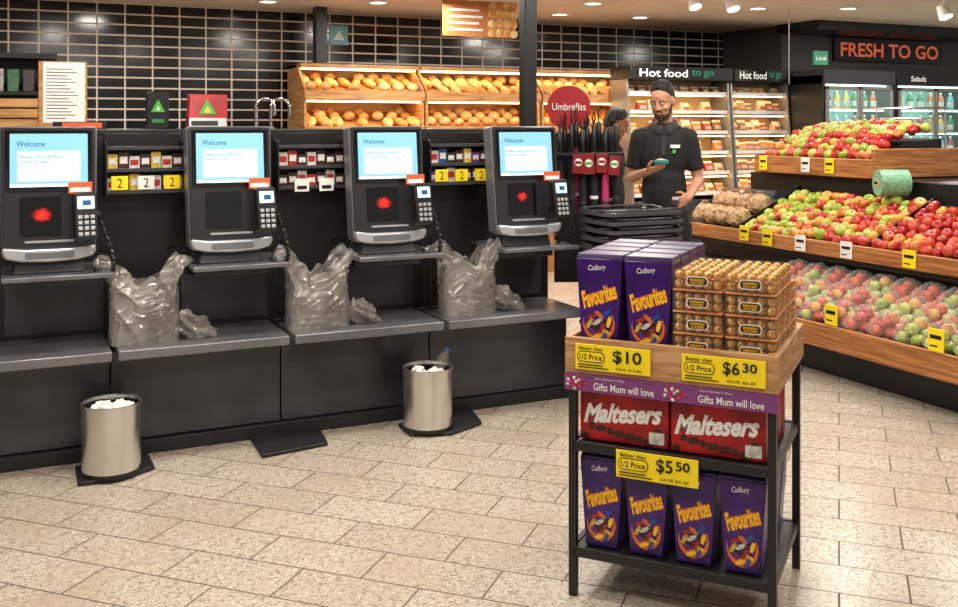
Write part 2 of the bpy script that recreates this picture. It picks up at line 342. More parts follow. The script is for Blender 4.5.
# ---------------------------------------------------------------- kiosks
KX = [.165, .965, 1.768, 2.572]
klab = ['leftmost self checkout screen unit, beside the wooden notice holder, red scanner light',
        'second self checkout screen unit from the left with an unlit scanner window',
        'third self checkout screen unit from the left, beside the yellow tagged snack rack',
        'rightmost self checkout screen unit, next to the umbrella rack']
for i, X in enumerate(KX):
    t = thing('self_checkout_kiosk', klab[i], 'self checkout', (X, 5.0, .89), 0, 'self checkout screen units')
    L0 = (0, -.17, .08); T = (R(-6), 0, 0)
    MB().hexa([(-.15, -.16, 0), (.15, -.16, 0), (.15, .08, 0), (-.15, .08, 0)], [(-.13, -.13, .1), (.13, -.13, .1), (.13, .0, .1), (-.13, .0, .1)], m['kgrey']).build('foot', t, bev=.006)
    MB().prism(rrect(-.202, .202, 0, .577, .014, tb=.04), 0, .1, m['housing']).build('housing', t, L0, T, bev=.005)
    MB().prism(rrect(-.196, .196, .035, .572, .011, tb=.035), -.01, .002, m['bezel']).build('bezel', t, L0, T, bev=.003)
    MB().prism(rrect(-.18, .18, .285, .558, .008), -.0135, -.009, m['glassblk']).build('screen_glass', t, L0, T)
    s = MB().prism(rrect(-.16, .16, .305, .542, .003), -.018, -.0128, m['screen']).build('screen', t, L0, T)
    MB().prism([(-.13, .33), (.13, .33), (.13, .465), (-.13, .465)][::-1], -.0187, -.0181, m['screenp']).build('screen_panel', s)
    MB().prism([(-.16, .305), (.16, .305), (.16, .317), (-.16, .317)][::-1], -.0187, -.0181, m['screenw']).build('status_bar', s)
    text('Welcome', s, -.075, .497, .115, .024, m['screend'], y=-.019)
    text('Please touch the Start', s, -.03, .44, .18, .014, m['screend'], y=-.019)
    text('button to begin', s, -.06, .416, .12, .014, m['screend'], y=-.019)
    MB().prism(rrect(-.12, .05, .088, .262, .01), -.0135, -.009, m['glassblk' if i == 1 else ('scan_dim' if i == 3 else 'scan_on')]).build('scanner_window', t, L0, T)
    MB().prism(rrect(-.1, .1, .058, .068, .004), -.014, -.009, m['silver']).build('receipt_slot', t, L0, T)
    lip = [(-.19, .042), (-.194, .02), (-.178, -.008), (-.12, -.022), (0, -.028), (.12, -.022), (.178, -.008), (.194, .02), (.19, .042), (.1, .03), (-.1, .03)]
    MB().prism(lip, -.034, .09, m['silver']).build('lip', t, L0, T, bev=.009, seg=3)
    MB().prism(rrect(-.1, .1, -.012, .018, .01), -.036, -.03, m['housing']).build('coin_tray', t, L0, T, bev=.002)
    # card terminal
    TL = (.14, -.25, .265); TR = (R(-10), 0, R(8))
    ct = MB().prism(rrect(-.049, .049, -.115, .095, .014), -.034, .012, m['blackplastic']).build('card_terminal', t, TL, TR, bev=.006)
    MB().prism(rrect(-.036, .036, .02, .076, .004), -.038, -.033, m['screenp']).build('terminal_screen', ct)
    mb = MB()
    for a in range(3):
        for b in range(4): mb.box(-.035+a*.026, -.017+a*.026, -.039, -.033, -.098+b*.025, -.082+b*.025, m['silver'])
    mb.build('keypad', ct, bev=.002)
    MB().prism([(-.014, .036), (.02, .036), (.02, .058), (-.014, .058)][::-1], -.0392, -.038, m['screend']).build('terminal_icon', ct)
    MB().tube([(.14, -.225, .24), (.14, -.17, .2), (.12, -.1, .18)], .014, m['blackplastic']).build('terminal_arm', t)
    cab = []
    for q in range(44):
        a = q/43; cab.append((.185+.08*math.sin(a*math.pi)+.004*math.cos(q*2.4), -.235+.06*a+.004*math.sin(q*2.4), .29-.35*math.sin(a*math.pi*.62)+.05*a))
    MB().tube(cab, .01, m['blackplastic'], 7).build('coiled_cable', t)
    cr = MB().box(-.05, .05, -.012, -.008, .0, .05, m['orange']).build('notice_card', t, (.125, -.2, .355), T)
    cr['label'] = 'orange and white notice card'
    MB().box(-.042, .042, -.0135, -.0125, .006, .026, m['white']).build('card_print', cr)

# ---------------------------------------------------------------- snack racks between kiosks
RX = [.6, 1.425, 2.265]; RZ = 1.2
palette = [['pw', 'pk', 'py', 'pk', 'pw', 'pk', 'py'], ['pk', 'pk', 'pw', 'pr', 'pk', 'pw', 'pk'], ['pp', 'pk', 'pw', 'pb', 'pk', 'pk', 'py']]
rl = ['left of the red carton, between the first and second kiosks', 'between the second and third kiosks', 'between the third and fourth kiosks']
rs_ = ['left of the red carton', 'right of the second kiosk', 'right of the third kiosk']
kn = {'pw': 'white', 'pk': 'dark brown', 'py': 'yellow', 'pb': 'blue', 'pr': 'red', 'pp': 'purple', 'pg': 'green', 'po': 'orange', 'pc': 'pale blue'}
for i, X in enumerate(RX):
    t = thing('snack_rack', 'small black wire snack rack '+rl[i], 'rack', (X, 5.17, RZ), 0, 'small snack racks between the kiosks')
    MB().box(-.18, .18, -.012, 0, 0, .31, m['blackplastic']).build('back_plate', t, bev=.003)
    for s in (-1, 1): MB().box(s*.18-.006, s*.18+.006, -.12, 0, 0, .27, m['blackplastic']).build('side_plate', t, bev=.003)
    for k in range(3):
        mb = MB(); z = .02+.105*k; mb.box(-.18, .18, -.12, -.012, z, z+.008, m['blackmetal']); mb.box(-.18, .18, -.128, -.12, z, z+.018, m['kgrey']); mb.build('shelf', t, bev=.002)
    for q in range(3 if i != 1 else 2):
        x = -.12+.12*q if i != 1 else -.06+.13*q
        mt = m['white'] if i == 1 or (i == 0 and q == 1) else m['yellow']
        zz = .04 if i != 1 else .008
        tg = MB().box(x-.038, x+.038, -.133, -.129, zz, zz+.066, mt).build('price_ticket', t, bev=.001)
        if i != 1: text('2', tg, x, zz+.033, .022, .044, m['ink'], y=-.134)
        else: MB().box(x-.025, x+.025, -.1345, -.1335, zz+.012, zz+.03, m['ink']).build('print', tg)
    for k in range(2):
        for q in range(7):
            x = X-.15+.05*q; z = RZ+.02+.105*k+.0085
            key = palette[i][(q+k*2) % 7]; hh = .066+.01*((q*7+k) % 3)
            tag(MB().box(-.0235, .0235, -.03, .03, 0, hh, m[key]).box(-.018, .018, -.0312, -.0305, hh*.35, hh*.75, m['pw' if key != 'pw' else 'pr']).build('snack_packet', loc=(x, 5.1, z), bev=.003),
                '%s packet, %s from left, %s shelf, snack rack %s' % (kn[key], ORD[q], ('lower', 'upper')[k], rs_[i]), 'packet', 'snack packets on the kiosk racks')

# ---------------------------------------------------------------- plastic carrier bags
def ridg(v): return 1-abs(noise.noise(v))*2
def carrier(X, label, seed, sc=1.0):
    o3 = Vector((seed*3.1, seed*1.7, 0)); mt = m['bagp']
    t = thing('plastic_carrier_bag', label, 'plastic bag', (X, 4.9, .541), 0, 'opened grey carrier bags on the bagging shelves')
    NZ, NA = 60, 150; mb = MB(); rings = []
    for j in range(NZ):
        v = j/(NZ-1); ring = []
        for k in range(NA):
            a = k*2*math.pi/NA; ca, sa = math.cos(a), math.sin(a)
            up = max(0, abs(ca)-.12)/.88
            wx = .158-.008*v+.085*max(0, v-.6)/.4*up; wy = .1-.03*v**1.5
            x = wx*math.copysign(abs(ca)**.5, ca); y = wy*math.copysign(abs(sa)**.6, sa)
            z = (v*(.29+.165*up**.6)-.1*max(0, v-.75)/.25*max(0, up-.55)/.45)*sc
            p = Vector((x, y, z))
            c1 = ridg(Vector((x*7+z*3, y*7, z*3))+o3)**3*.022; c2 = ridg(Vector((x*18-z*8, y*18, z*8))+o3*2)**4*.013; c3 = ridg(Vector((x*12-z*20, y*14, z*18))+o3*3)**6*.012
            f = min(1, .25+v*1.2); p += Vector((ca*.5, sa, 0))*(c1+c2+c3-.018)*f; p.z += (noise.noise(Vector((x*16, y*16, 1))+o3)*.05)*v*v
            if j == 0: p.z = 0
            ring.append(mb.bm.verts.new(p))
        rings.append(ring)
    for a, b in zip(rings, rings[1:]):
        for k in range(NA): mb.face([a[k], a[(k+1) % NA], b[(k+1) % NA], b[k]], mt)
    mb.face(rings[0][::-1], mt); mb.build('bag_body', t, ang=80)
    mb = MB(); mb.ell((0, 0, 0), (.09, .055, .075), mt, u=44, v=30)
    for v in mb.bm.verts:
        n_ = ridg(v.co*14+o3)**4*.035+noise.noise(v.co*30+o3)*.01-.012; v.co += v.co.normalized()*n_
        v.co.x += (.07-v.co.z)*.5*(1 if v.co.z < 0 else .6)
        if v.co.z < -.045: v.co.z = -.045
    mb.build('loose_film', t, loc=(.19, -.02, .046), ang=80)
    t = thing('bag_stand', 'black wire hanger behind the '+label.split(',')[0], 'bag holder', (X, 4.92, .541), 0, 'wire bag hangers')
    for s in (-1, 1): MB().tube([(s*.13, .17, 0), (s*.13, .17, .40), (s*.15, .12, .42), (s*.18, .05, .42), (s*.215, -.04, .43)], .006, m['blackmetal'], 8).build('hanger_wire', t)
    MB().box(-.16, .16, .155, .18, 0, .006, m['blackmetal']).build('foot_plate', t)
carrier(.575, 'leftmost crumpled grey plastic bag, on the bagging shelf under the first snack rack', 1)
carrier(1.405, 'middle crumpled grey plastic bag, between the second and third kiosks', 2, .98)
carrier(2.235, 'rightmost crumpled grey plastic bag, between the third and fourth kiosks', 3, .97)

# ---------------------------------------------------------------- bins and floor plates
def bin_(x, y, lab, n):
    t = thing('waste_bin', lab, 'bin', (x, y, .022), 0, 'round steel bins')
    MB().lathe([(0, .0), (.124, 0), (.124, .02), (.125, .292), (.129, .296), (.129, .304), (.123, .305), (.121, .296), (.12, .03), (0, .03)], m['steel'], 48).build('bin_shell', t)
    MB().lathe([(.1245, -.0), (.1265, .0), (.1265, .014), (.1245, .015)], m['blackplastic'], 48).build('base_ring', t)
    MB().lathe([(.1195, .1), (.1205, .29), (.0, .25)], m['glassblk'], 40).build('liner', t)
    for q in range(n):
        a = q*2.3; mb = MB(); mb.ell((0, 0, 0), (.042, .038, .02), m['white'], u=14, v=10)
        for v in mb.bm.verts: v.co += v.co.normalized()*noise.noise(v.co*50+Vector((q*4+x, 0, 0)))*.025
        tag(mb.build('crumpled_paper', loc=(x+.052*math.cos(a), y+.052*math.sin(a), .292+.008*(q % 2)), smooth=False), 'crumpled white paper receipt in the '+('left' if x < 1 else 'right')+' steel bin', 'paper', 'paper scraps in the steel bins')
bin_(.413, 4.70, 'left round brushed steel bin full of paper scraps', 5); bin_(1.925, 4.70, 'right round brushed steel bin with a plastic bottle in it', 3)
bt = thing('plastic_bottle', 'clear plastic bottle with blue cap sticking out of the right bin', 'bottle', (1.965, 4.69, .285)); bt.rotation_euler = (0, R(28), 0)
MB().lathe([(0, 0), (.028, 0), (.03, .01), (.03, .08), (.024, .1), (.012, .12), (.012, .13)], m['clear'], 16).build('bottle_body', bt)
MB().lathe([(.014, .125), (.014, .142), (0, .142)], m['pb'], 14).build('bottle_cap', bt)
def plate(pts, lab):
    mb = MB(); mb.prism([tuple(onfloor(a, b).xy) for a, b in pts], .001, .02, m['rubber'], 'z')
    tag(mb.build('floor_plate', bev=.005), lab, 'floor plate', 'black floor plates')
plate([(75, 470), (148, 457), (155, 470), (120, 482), (78, 487)], 'black rubber floor plate under the left steel bin')
plate([(250, 440), (318, 428), (328, 446), (262, 459)], 'bare black floor plate between the two steel bins')
plate([(398, 427), (470, 410), (482, 425), (452, 436), (410, 437)], 'black rubber floor plate under the right steel bin')

# ---------------------------------------------------------------- things on the counter top and behind
def onctr(px, w_, Y=5.29): return (XatY(px, Y), Y, 1.531)
t = thing('notice_holder', 'printed cream notice on a light wooden block behind the first kiosk', 'notice', onctr(63, .2))
MB().box(-.11, .11, 0, .03, 0, .33, m['woodx']).build('wood_block', t, bev=.003)
p = MB().box(-.09, .1, -.003, 0, .03, .325, m['white']).build('paper', t)
mb = MB()
for q in range(16): mb.box(-.075, -.075+.15*(.6+.4*((q*37 % 10)/10)), -.0045, -.0035, .05+q*.016, .054+q*.016, m['housing'])
mb.build('printed_lines', p)
t = thing('orange_tray', 'flat black tray with an orange front label by the notice holder', 'tray', onctr(80, .2, 5.2))
MB().box(-.12, .12, 0, .06, 0, .035, m['blackplastic']).build('tray_body', t, bev=.004)
MB().box(-.08, .1, -.003, 0, .004, .03, m['orange']).build('front_label', t)
t = thing('wooden_crate', 'slatted wooden crate at the far left end of the counter', 'crate', onctr(5, .3, 5.36))
for q in range(3): MB().box(-.15, .15, -.06, -.048, .004+q*.05, .046+q*.05, m['woodx']).build('slat', t, bev=.002)
for s in (-1, 1): MB().box(s*.145-.008, s*.145+.008, -.048, .06, 0, .15, m['woodx']).build('end_board', t, bev=.002)
t = thing('packet_shelf', 'tall dark shelf of snack packets behind the wooden crate', 'shelf', (XatY(-10, 6.4), 6.4, 0))
MB().box(-.35, .35, .1, .14, 0, 1.95, m['blackpanel']).build('back_board', t)
for z in (.3, .8, 1.3, 1.72): MB().box(-.35, .35, -.15, .1, z, z+.02, m['blackmetal']).build('shelf_board', t)
MB().box(-.35, .35, -.16, .14, 1.93, 1.96, m['blackmetal']).build('top_board', t)
for q in range(8):
    k = ['pw', 'pr', 'pk', 'po', 'pw', 'pg', 'pk', 'pr'][q]
    tag(MB().hexa([(-.03, -.02, 0), (.03, -.02, 0), (.03, .02, 0), (-.03, .02, 0)], [(-.033, -.004, .13), (.033, -.004, .13), (.033, .004, .13), (-.033, .004, .13)], m[k]).build('snack_bag', loc=(XatY(-10, 6.4)-.28+.08*q, 6.31, 1.741), bev=.004),
        '%s snack bag, %s from the left on the dark back shelf' % (kn[k], ORD[q]), 'snack bag', 'snack bags on the dark back shelf')
t = thing('donation_tin', 'small black standing pack with a green triangle emblem', 'pack', onctr(158, .1))
MB().prism(rrect(-.055, .055, 0, .19, .02), 0, .05, m['blackplastic']).build('pack_body', t, bev=.004)
MB().prism([(-.034, .085), (.034, .085), (0, .15)][::-1], -.003, -.002, m['green']).build('triangle_emblem', t)
MB().prism([(-.012, .092), (.012, .092), (0, .118)][::-1], -.0045, -.0035, m['pw']).build('emblem_centre', t)
MB().box(-.03, .03, -.003, 0, .03, .05, m['pg']).build('pack_label', t)
t = thing('red_display_carton', 'red display carton with a green triangle emblem on the counter top', 'carton', onctr(208, .2))
MB().hexa([(-.1, 0, 0), (.1, 0, 0), (.1, .1, 0), (-.1, .1, 0)], [(-.088, .03, .18), (.105, .03, .18), (.105, .1, .18), (-.088, .1, .18)], m['redbox']).build('carton_body', t, bev=.004)
MB().box(-.095, .095, -.006, 0, .0, .055, m['silver']).build('silver_panel', t, rot=(R(-9.5), 0, 0))
MB().box(-.085, .05, -.008, -.006, .015, .04, m['ink']).build('panel_print', t, rot=(R(-9.5), 0, 0))
MB().prism([(-.045, .075), (.045, .075), (0, .155)][::-1], -.004, -.002, m['green']).build('triangle_emblem', t, rot=(R(-9.5), 0, 0))
MB().prism([(-.018, .084), (.018, .084), (0, .118)][::-1], -.0055, -.0045, m['gold']).build('emblem_centre', t, rot=(R(-9.5), 0, 0))
for q, px in enumerate((265, 280)):
    pts = [(-.05, 0, 0)]+[(-.05*math.cos(a), 0, .11+.05*math.sin(a)) for a in [R(k*15) for k in range(0, 13)]]+[(.05, 0, .07)]
    mb = MB(); mb.tube(pts, .008, m['chrome'], 10); mb.lathe([(0, 0), (.02, 0), (.02, .01), (0, .012)], m['chrome'], 14, c=(-.05, 0, 0))
    tag(mb.build('gooseneck_tap', loc=onctr(px, 0, 5.3)), ('left' if q == 0 else 'right')+' chrome gooseneck arch on the counter behind the second snack rack', 'tap')
def post(px, w_, Y, z0, lab):
    X = XatY(px, Y); t = thing('black_post', lab, 'post', (X, Y, z0))
    MB().box(-w_/2, w_/2, -w_/2, w_/2, 0, CZ-z0, m['blackmetal']).build('shaft', t, bev=.005)
    MB().box(-w_/2-.02, w_/2+.02, -w_/2-.02, w_/2+.02, 0, .012, m['blackmetal']).build('base_flange', t, bev=.003)
post(528, .085, 5.55, 0, 'thick square black post rising behind the fourth kiosk')
post(320, .115, 9.5, 2.1405, 'slim square black post standing on top of the left bakery rack')

# ---------------------------------------------------------------- bakery racks and bread
BY = 9.2; bx = [XatY(303, BY), XatY(425, BY), XatY(541, BY), XatY(632, BY)]
def loaf(kind):
    mb = MB(); mt = m['bread'] if kind != 1 else m['breadp']
    if kind == 0: r = (.06, .12, .045)
    elif kind == 1: r = (.058, .062, .045)
    else: r = (.045, .14, .036)
    mb.ell((0, 0, r[2]*.8), r, mt, u=16, v=10)
    for v in mb.bm.verts:
        if v.co.z < .008: v.co.z = .0
        v.co.z += .004*math.sin(v.co.y*70) if v.co.z > .03 else 0
    return mb
loafs = [loaf(k).build('bread_loaf') for k in range(3)]
for o in loafs: C.objects.unlink(o)
ul = ['left', 'middle', 'right']
for i in range(3):
    x0, x1 = bx[i]+.01, bx[i+1]-.01
    t = thing('bakery_rack', ul[i]+' pale wooden bakery rack with sloping bread trays', 'bakery rack', ((x0+x1)/2, BY, 0), 0, 'wooden bakery racks')
    hw = (x1-x0)/2
    for s in (-1, 1): MB().prism([(0, 0), (.62, 0), (.62, 2.14), (.3, 2.14), (0, 1.9)], s*(hw-.012)-.012, s*(hw-.012)+.012, m['woodx'], 'x').build('side_panel', t, bev=.003)
    MB().box(-hw+.02, hw-.02, .6, .62, 0, 2.14, m['cream']).build('back_board', t)
    MB().box(-hw, hw, .12, .62, 2.1, 2.14, m['woodx']).build('top_board', t, bev=.004)
    MB().box(-hw+.03, hw-.03, .16, .24, 2.085, 2.1, m['strip']).build('light_strip', t)
    MB().box(-hw+.03, hw-.03, .03, .6, 0, .9, m['woodd']).build('base_cabinet', t)
    for k, z in enumerate((1.84, 1.5, 1.15)):
        mb = MB(); mb.hexa([(-hw+.02, 0, z-.05), (hw-.02, 0, z-.05), (hw-.02, .6, z+.14), (-hw+.02, .6, z+.14)], [(-hw+.02, 0, z), (hw-.02, 0, z), (hw-.02, .6, z+.19), (-hw+.02, .6, z+.19)], m['woodx'])
        mb.box(-hw, hw, -.03, 0, z-.05, z+.04, m['woodx']); mb.build('bread_tray', t, bev=.004)
        if k: MB().box(-hw+.03, hw-.03, .03, .08, z+.27, z+.285, m['strip']).build('light_strip', t)
        if k > 1: continue
        for row in range(3):
            kd = [1, 0, 2, 1, 0, 1][(i*2+k+row*2) % 6] if row < 2 else 1
            n = 8 if kd == 1 else 9
            if row == 2 and kd != 1: continue
            yy = (.1, .29, .45)[row]
            for q in range(n):
                if random.random() < .07: continue
                o = loafs[kd].copy(); C.objects.link(o)
                o.location = ((x0+x1)/2-hw+.085+(2*hw-.17)*q/(n-1), BY+yy, z+.002+yy*.316+.012)
                o.rotation_euler = (R(17), 0, random.uniform(-.35, .35)); s_ = random.uniform(.86, 1.1); o.scale = (s_, s_, s_)
                tag(o, ('round pale bun', 'golden oval loaf', 'long crusty bread stick')[[1, 0, 2].index(kd)]+' on the %s tray of the %s bakery rack' % (('top', 'second')[k], ul[i]), 'bread', 'breads on the %s tray of the %s bakery rack' % (('top', 'second')[k], ul[i]))
t = thing('bread_poster', 'hanging orange brown poster with bread rolls picture and white caption lines', 'poster', (XatY(480, 8.4), 8.4, 2.37))
MB().box(-.37, .37, 0, .02, 0, .33, m['fo']).build('poster_board', t)
bp_ = MB().box(.08, .37, -.004, 0, 0, .33, m['woodx']).build('bread_picture', t)
mb = MB()
for a in range(4):
    for b in range(4): mb.ell((.125+.075*a, -.006, .035+.09*b), (.042+.006*((a*b) % 3), .008, .04), m['breadp'] if (a+b) % 2 else m['bread'], u=12, v=8)
mb.build('bread_print', bp_)
mb = MB()
for q in range(4): mb.box(-.33, .03-.04*(q % 2), -.003, -.001, .05+q*.06, .072+q*.06, m['white'])
mb.build('caption_lines', t)
t = thing('wall_notice', 'small pale blue and white notice on the black tiled wall', 'notice', (XatY(339, 9.98), 9.995, 2.38))
MB().box(-.1, .1, -.01, 0, 0, .2, m['pc']).build('board', t)
MB().prism([(-.06, .05), (.06, .05), (0, .15)][::-1], -.013, -.011, m['white']).build('white_emblem', t)

# ---------------------------------------------------------------- hot food cases
def food_bag(k):
    mb = MB(); w_, h_ = .06, .08
    mb.hexa([(-w_, -.05, 0), (w_, -.05, 0), (w_, .05, 0), (-w_, .05, 0)], [(-w_*.95, -.02, h_), (w_*.95, -.02, h_), (w_*.95, .02, h_), (-w_*.95, .02, h_)], m[k])
    mb.hexa([(-w_*.95, -.012, h_), (w_*.95, -.012, h_), (w_*.95, .012, h_), (-w_*.95, .012, h_)], [(-w_*.98, -.003, h_+.02), (w_*.98, -.003, h_+.02), (w_*.98, .003, h_+.02), (-w_*.98, .003, h_+.02)], m['fw'])
    mb.box(-.04, .04, -.0495, -.04, .02, .05, m['fw' if k != 'fw' else 'fo'])
    return mb
fbn = {'fo': 'golden', 'fw': 'cream', 'fk': 'brown', 'fr': 'rust red'}
fb = {k: food_bag(k).build('food_bag', bev=.004) for k in fbn}
for o in fb.values(): C.objects.unlink(o)
HYY = 8.75; hx = [XatY(629, HYY), XatY(733, HYY), XatY(812, HYY)]
hx[2] = min(hx[2], 8.04)
ks = list(fb); CD = .38
for i in range(2):
    x0, x1 = hx[i]+.01, hx[i+1]-.01; hw = (x1-x0)/2; xm = (x0+x1)/2; side = ('left', 'right')[i]
    t = thing('hot_food_case', side+' open steel hot food case with lit shelves and black header', 'display case', (xm, HYY, 0), 0, 'hot food cases')
    for s in (-1, 1): MB().prism([(-.05, 0), (CD, 0), (CD, 2.03), (.06, 2.03), (-.05, .9)], s*(hw-.012)-.012, s*(hw-.012)+.012, m['steelp'], 'x').build('side_panel', t, bev=.003)
    MB().box(-hw+.025, hw-.025, CD-.04, CD, .2, 2.03, m['cream']).build('back_panel', t)
    hd = MB().box(-hw, hw, -.02, CD, 2.03, 2.17, m['blackmetal']).build('header', t, bev=.006)
    text('Hot food', hd, -hw*.38, 2.1, hw*.92, .085, m['signwhite'], y=-.024, off=.015)
    text('to go', hd, hw*.38, 2.1, hw*.44, .085, m['signgreen'], y=-.024, off=.01)
    MB().box(-hw+.03, hw-.03, -.04, CD, 0, .75, m['blacklam']).build('base_cabinet', t, bev=.006)
    for k, z in enumerate((.8, 1.02, 1.24, 1.46, 1.68, 1.88)):
        yf = -.03+.015*k
        MB().box(-hw+.025, hw-.025, yf+.03, CD-.04, z, z+.02, m['casewood']).box(-hw+.025, hw-.025, yf+.02, yf+.03, z-.008, z+.03, m['white']).build('shelf', t, bev=.002)
        if k < 5: MB().box(-hw+.05, hw-.05, yf+.06, yf+.09, z+.183, z+.192, m['strip']).build('light_strip', t)
        n = 9 if i == 0 else 7
        for q in range(n):
            if random.random() < (.25 if k > 3 else .08): continue
            kk = ks[(q*3+k*2+i) % 4] if (q+k) % 3 else ks[(k+i) % 3]
            o = fb[kk].copy(); C.objects.link(o); o.location = (xm-hw+.11+(2*hw-.22)*q/(n-1), HYY+yf+.13, z+.0215); o.rotation_euler = (0, 0, random.uniform(-.1, .1))
            if k == 5: o.scale = (.8, .8, .7)
            else: o.scale = (.95, 1, random.uniform(.9, 1.25))
            tag(o, '%s food bag, %s from left, %s shelf up, %s hot food case' % (fbn[kk], ORD[q], ORD[k], side), 'food bag', 'wrapped foods in the hot food cases')

# ---------------------------------------------------------------- fridges and sign
def drink(k):
    mb = MB(); mb.lathe([(0, 0), (.038, 0), (.04, .01), (.04, .12), (.03, .15), (.014, .17), (.014, .185)], m[k], 14); mb.lathe([(.0405, .03), (.0405, .09)], m['pw'], 14); mb.lathe([(.016, .18), (.016, .2), (0, .2)], m['white'], 10); return mb
dk = {k: drink(k).build('drink_bottle') for k in ('pg', 'po', 'pc', 'pr', 'py')}
for o in dk.values(): C.objects.unlink(o)
FY = 8.28
fx = [XatY(822, FY), XatY(895, FY), XatY(972, FY)]
for i in range(2):
    x0, x1 = fx[i]+.01, fx[i+1]-.01; hw = (x1-x0)/2; xm = (x0+x1)/2; side = ('left', 'right')[i]
    t = thing('drinks_fridge', side+' black framed glass door fridge under the orange lettered sign', 'fridge', (xm, FY, 0), 0, 'glass door fridges')
    for s in (-1, 1): MB().box(s*(hw-.02)-.02, s*(hw-.02)+.02, 0, .6, 0, 2.1, m['blackmetal']).build('side_panel', t, bev=.004)
    MB().box(-hw+.04, hw-.04, .57, .6, .1, 2.1, m['icy_glow']).build('back_panel', t)  # plain panel, no lamp; its own glow stands in for interior light
    MB().box(-hw, hw, 0, .6, 0, .1, m['blackmetal']).build('plinth', t)
    hd = MB().box(-hw, hw, -.02, .6, 2.0, 2.16, m['kgrey' if i == 0 else 'blackmetal']).build('header', t, bev=.005)
    if i: text('Salads', hd, -hw*.45, 2.08, .24, .06, m['signwhite'], y=-.023)
    MB().box(-hw+.06, hw-.06, .06, .12, 1.975, 1.99, m['stripc']).build('light_strip', t)
    for k, z in enumerate((.5, .85, 1.2, 1.45, 1.72)):
        MB().box(-hw+.04, hw-.04, .1, .57, z, z+.015, m['white']).build('shelf', t)
        MB().box(-hw+.06, hw-.06, .1, .12, z-.012, z-.002, m['stripc']).build('light_strip', t)
        if k > 1:
            for q in range(7):
                kk = list(dk)[(k*2+q//2+i) % 5]; o = dk[kk].copy(); C.objects.link(o); o.location = (xm-hw+.12+(2*hw-.24)*q/6, FY+.2, z+.0155)
                tag(o, '%s drink bottle, %s from the left, %s shelf of the %s fridge' % ({'po': 'orange', 'pg': 'green', 'pr': 'red', 'pc': 'pale blue', 'py': 'yellow'}[kk], ORD[q], ('lower', 'middle', 'upper')[k-2], side), 'bottle', 'drink bottles in the fridges')
    nd = 2
    for q in range(nd):
        a = -hw+.03+q*(2*hw-.06)/nd; b = a+(2*hw-.06)/nd-.01
        mb = MB()
        for bb in ((a, a+.035, .12, 1.98), (b-.035, b, .12, 1.98), (a, b, .12, .16), (a, b, 1.94, 1.98)): mb.box(bb[0], bb[1], -.03, -.004, bb[2], bb[3], m['steelp'])
        d = mb.build('door', t, bev=.003)
        MB().box(a+.035, b-.035, -.02, -.014, .16, 1.94, m['glass']).build('door_glass', d)
        MB().tube([(b-.06, -.055, 1.0), (b-.06, -.055, 1.5)], .012, m['steelp']).build('door_handle', d)
t = thing('shop_sign', 'black sign board reading fresh to go in orange capitals', 'sign', ((XatY(833, 8.93)+XatY(941, 8.93))/2, 8.93, 2.31))
hw = (XatY(941, 8.93)-XatY(833, 8.93))/2
MB().box(-hw, hw, -.03, .015, 0, .28, m['blackpanel']).build('board', t, bev=.004)
text('FRESH TO GO', t, 0, .14, hw*1.8, .17, m['signorange'], y=-.033, off=.02)
t = thing('green_sign', 'small teal green hanging sign left of the fridges', 'sign', (XatY(821, 8.2), 8.2, 2.2))
MB().box(-.1, .1, 0, .02, 0, .15, m['signgreen']).build('board', t)
text('Local', t, 0, .075, .14, .05, m['signwhite'], y=-.003)

# ---------------------------------------------------------------- umbrella rack
UX, UY = 3.3, 5.42
t = thing('umbrella_rack', 'black umbrella rack with a round red sign reading umbrellas', 'rack', (UX, UY, 0), -YAW)
MB().lathe([(0, 0), (.2, 0), (.2, .015), (.03, .03), (0, .03)], m['blackmetal'], 32).build('base', t)
MB().tube([(0, .03, .02), (0, .03, 1.62)], .018, m['blackmetal']).build('pole', t)
MB().tube([(0, .03, 1.5), (-.05, .02, 1.56), (-.1, 0, 1.6)], .01, m['blackmetal']).build('sign_arm', t)
MB().box(-.2, .2, .05, .06, .55, 1.5, m['blackpanel']).build('back_board', t, bev=.003)
MB().lathe([(0, -.008), (.138, -.008), (.138, .008), (0, .008)], m['redc'], 40).build('round_sign', t, loc=(-.115, -.03, 1.66), rot=(R(90), 0, 0))
text('Umbrellas', t, -.115, 1.665, .21, .045, m['white'], y=-.045)
for z in (.85, 1.36):
    mb = MB(); mb.box(-.2, .2, -.15, -.13, z, z+.02, m['blackmetal']); mb.box(-.2, .2, .0, .02, z, z+.02, m['blackmetal'])
    for s in (-1, 1): mb.box(s*.2-.01, s*.2+.01, -.15, .02, z, z+.02, m['blackmetal'])
    mb.build('hanging_frame', t, bev=.003)
MB().box(-.2, .2, -.2, -.15, 1.0, 1.02, m['blackmetal']).box(-.2, .2, -.205, -.2, .6, 1.02, m['blackmetal']).build('lower_tray', t)
for q, (cx, cz, ch) in enumerate(((-.07, 1.25, .12), (.0, 1.245, .13), (.075, 1.255, .12), (.15, 1.24, .12))):
    cdx = MB().box(-.036, .036, -.004, 0, 0, ch, m['redk']).build('price_card', t, loc=(cx, -.156, cz), rot=(0, R((2, -3, 1, 4)[q]), 0), bev=.002)
    MB().lathe([(0, 0), (.024, 0)], m['white'], 20).build('white_roundel', cdx, loc=(0, -.006, .07), rot=(R(90), 0, 0))
    MB().box(-.02, .02, -.0085, -.0065, .062, .078, m['green'] if q % 2 else m['redk']).build('print', cdx)
rot = Matrix.Rotation(-YAW, 4, 'Z')
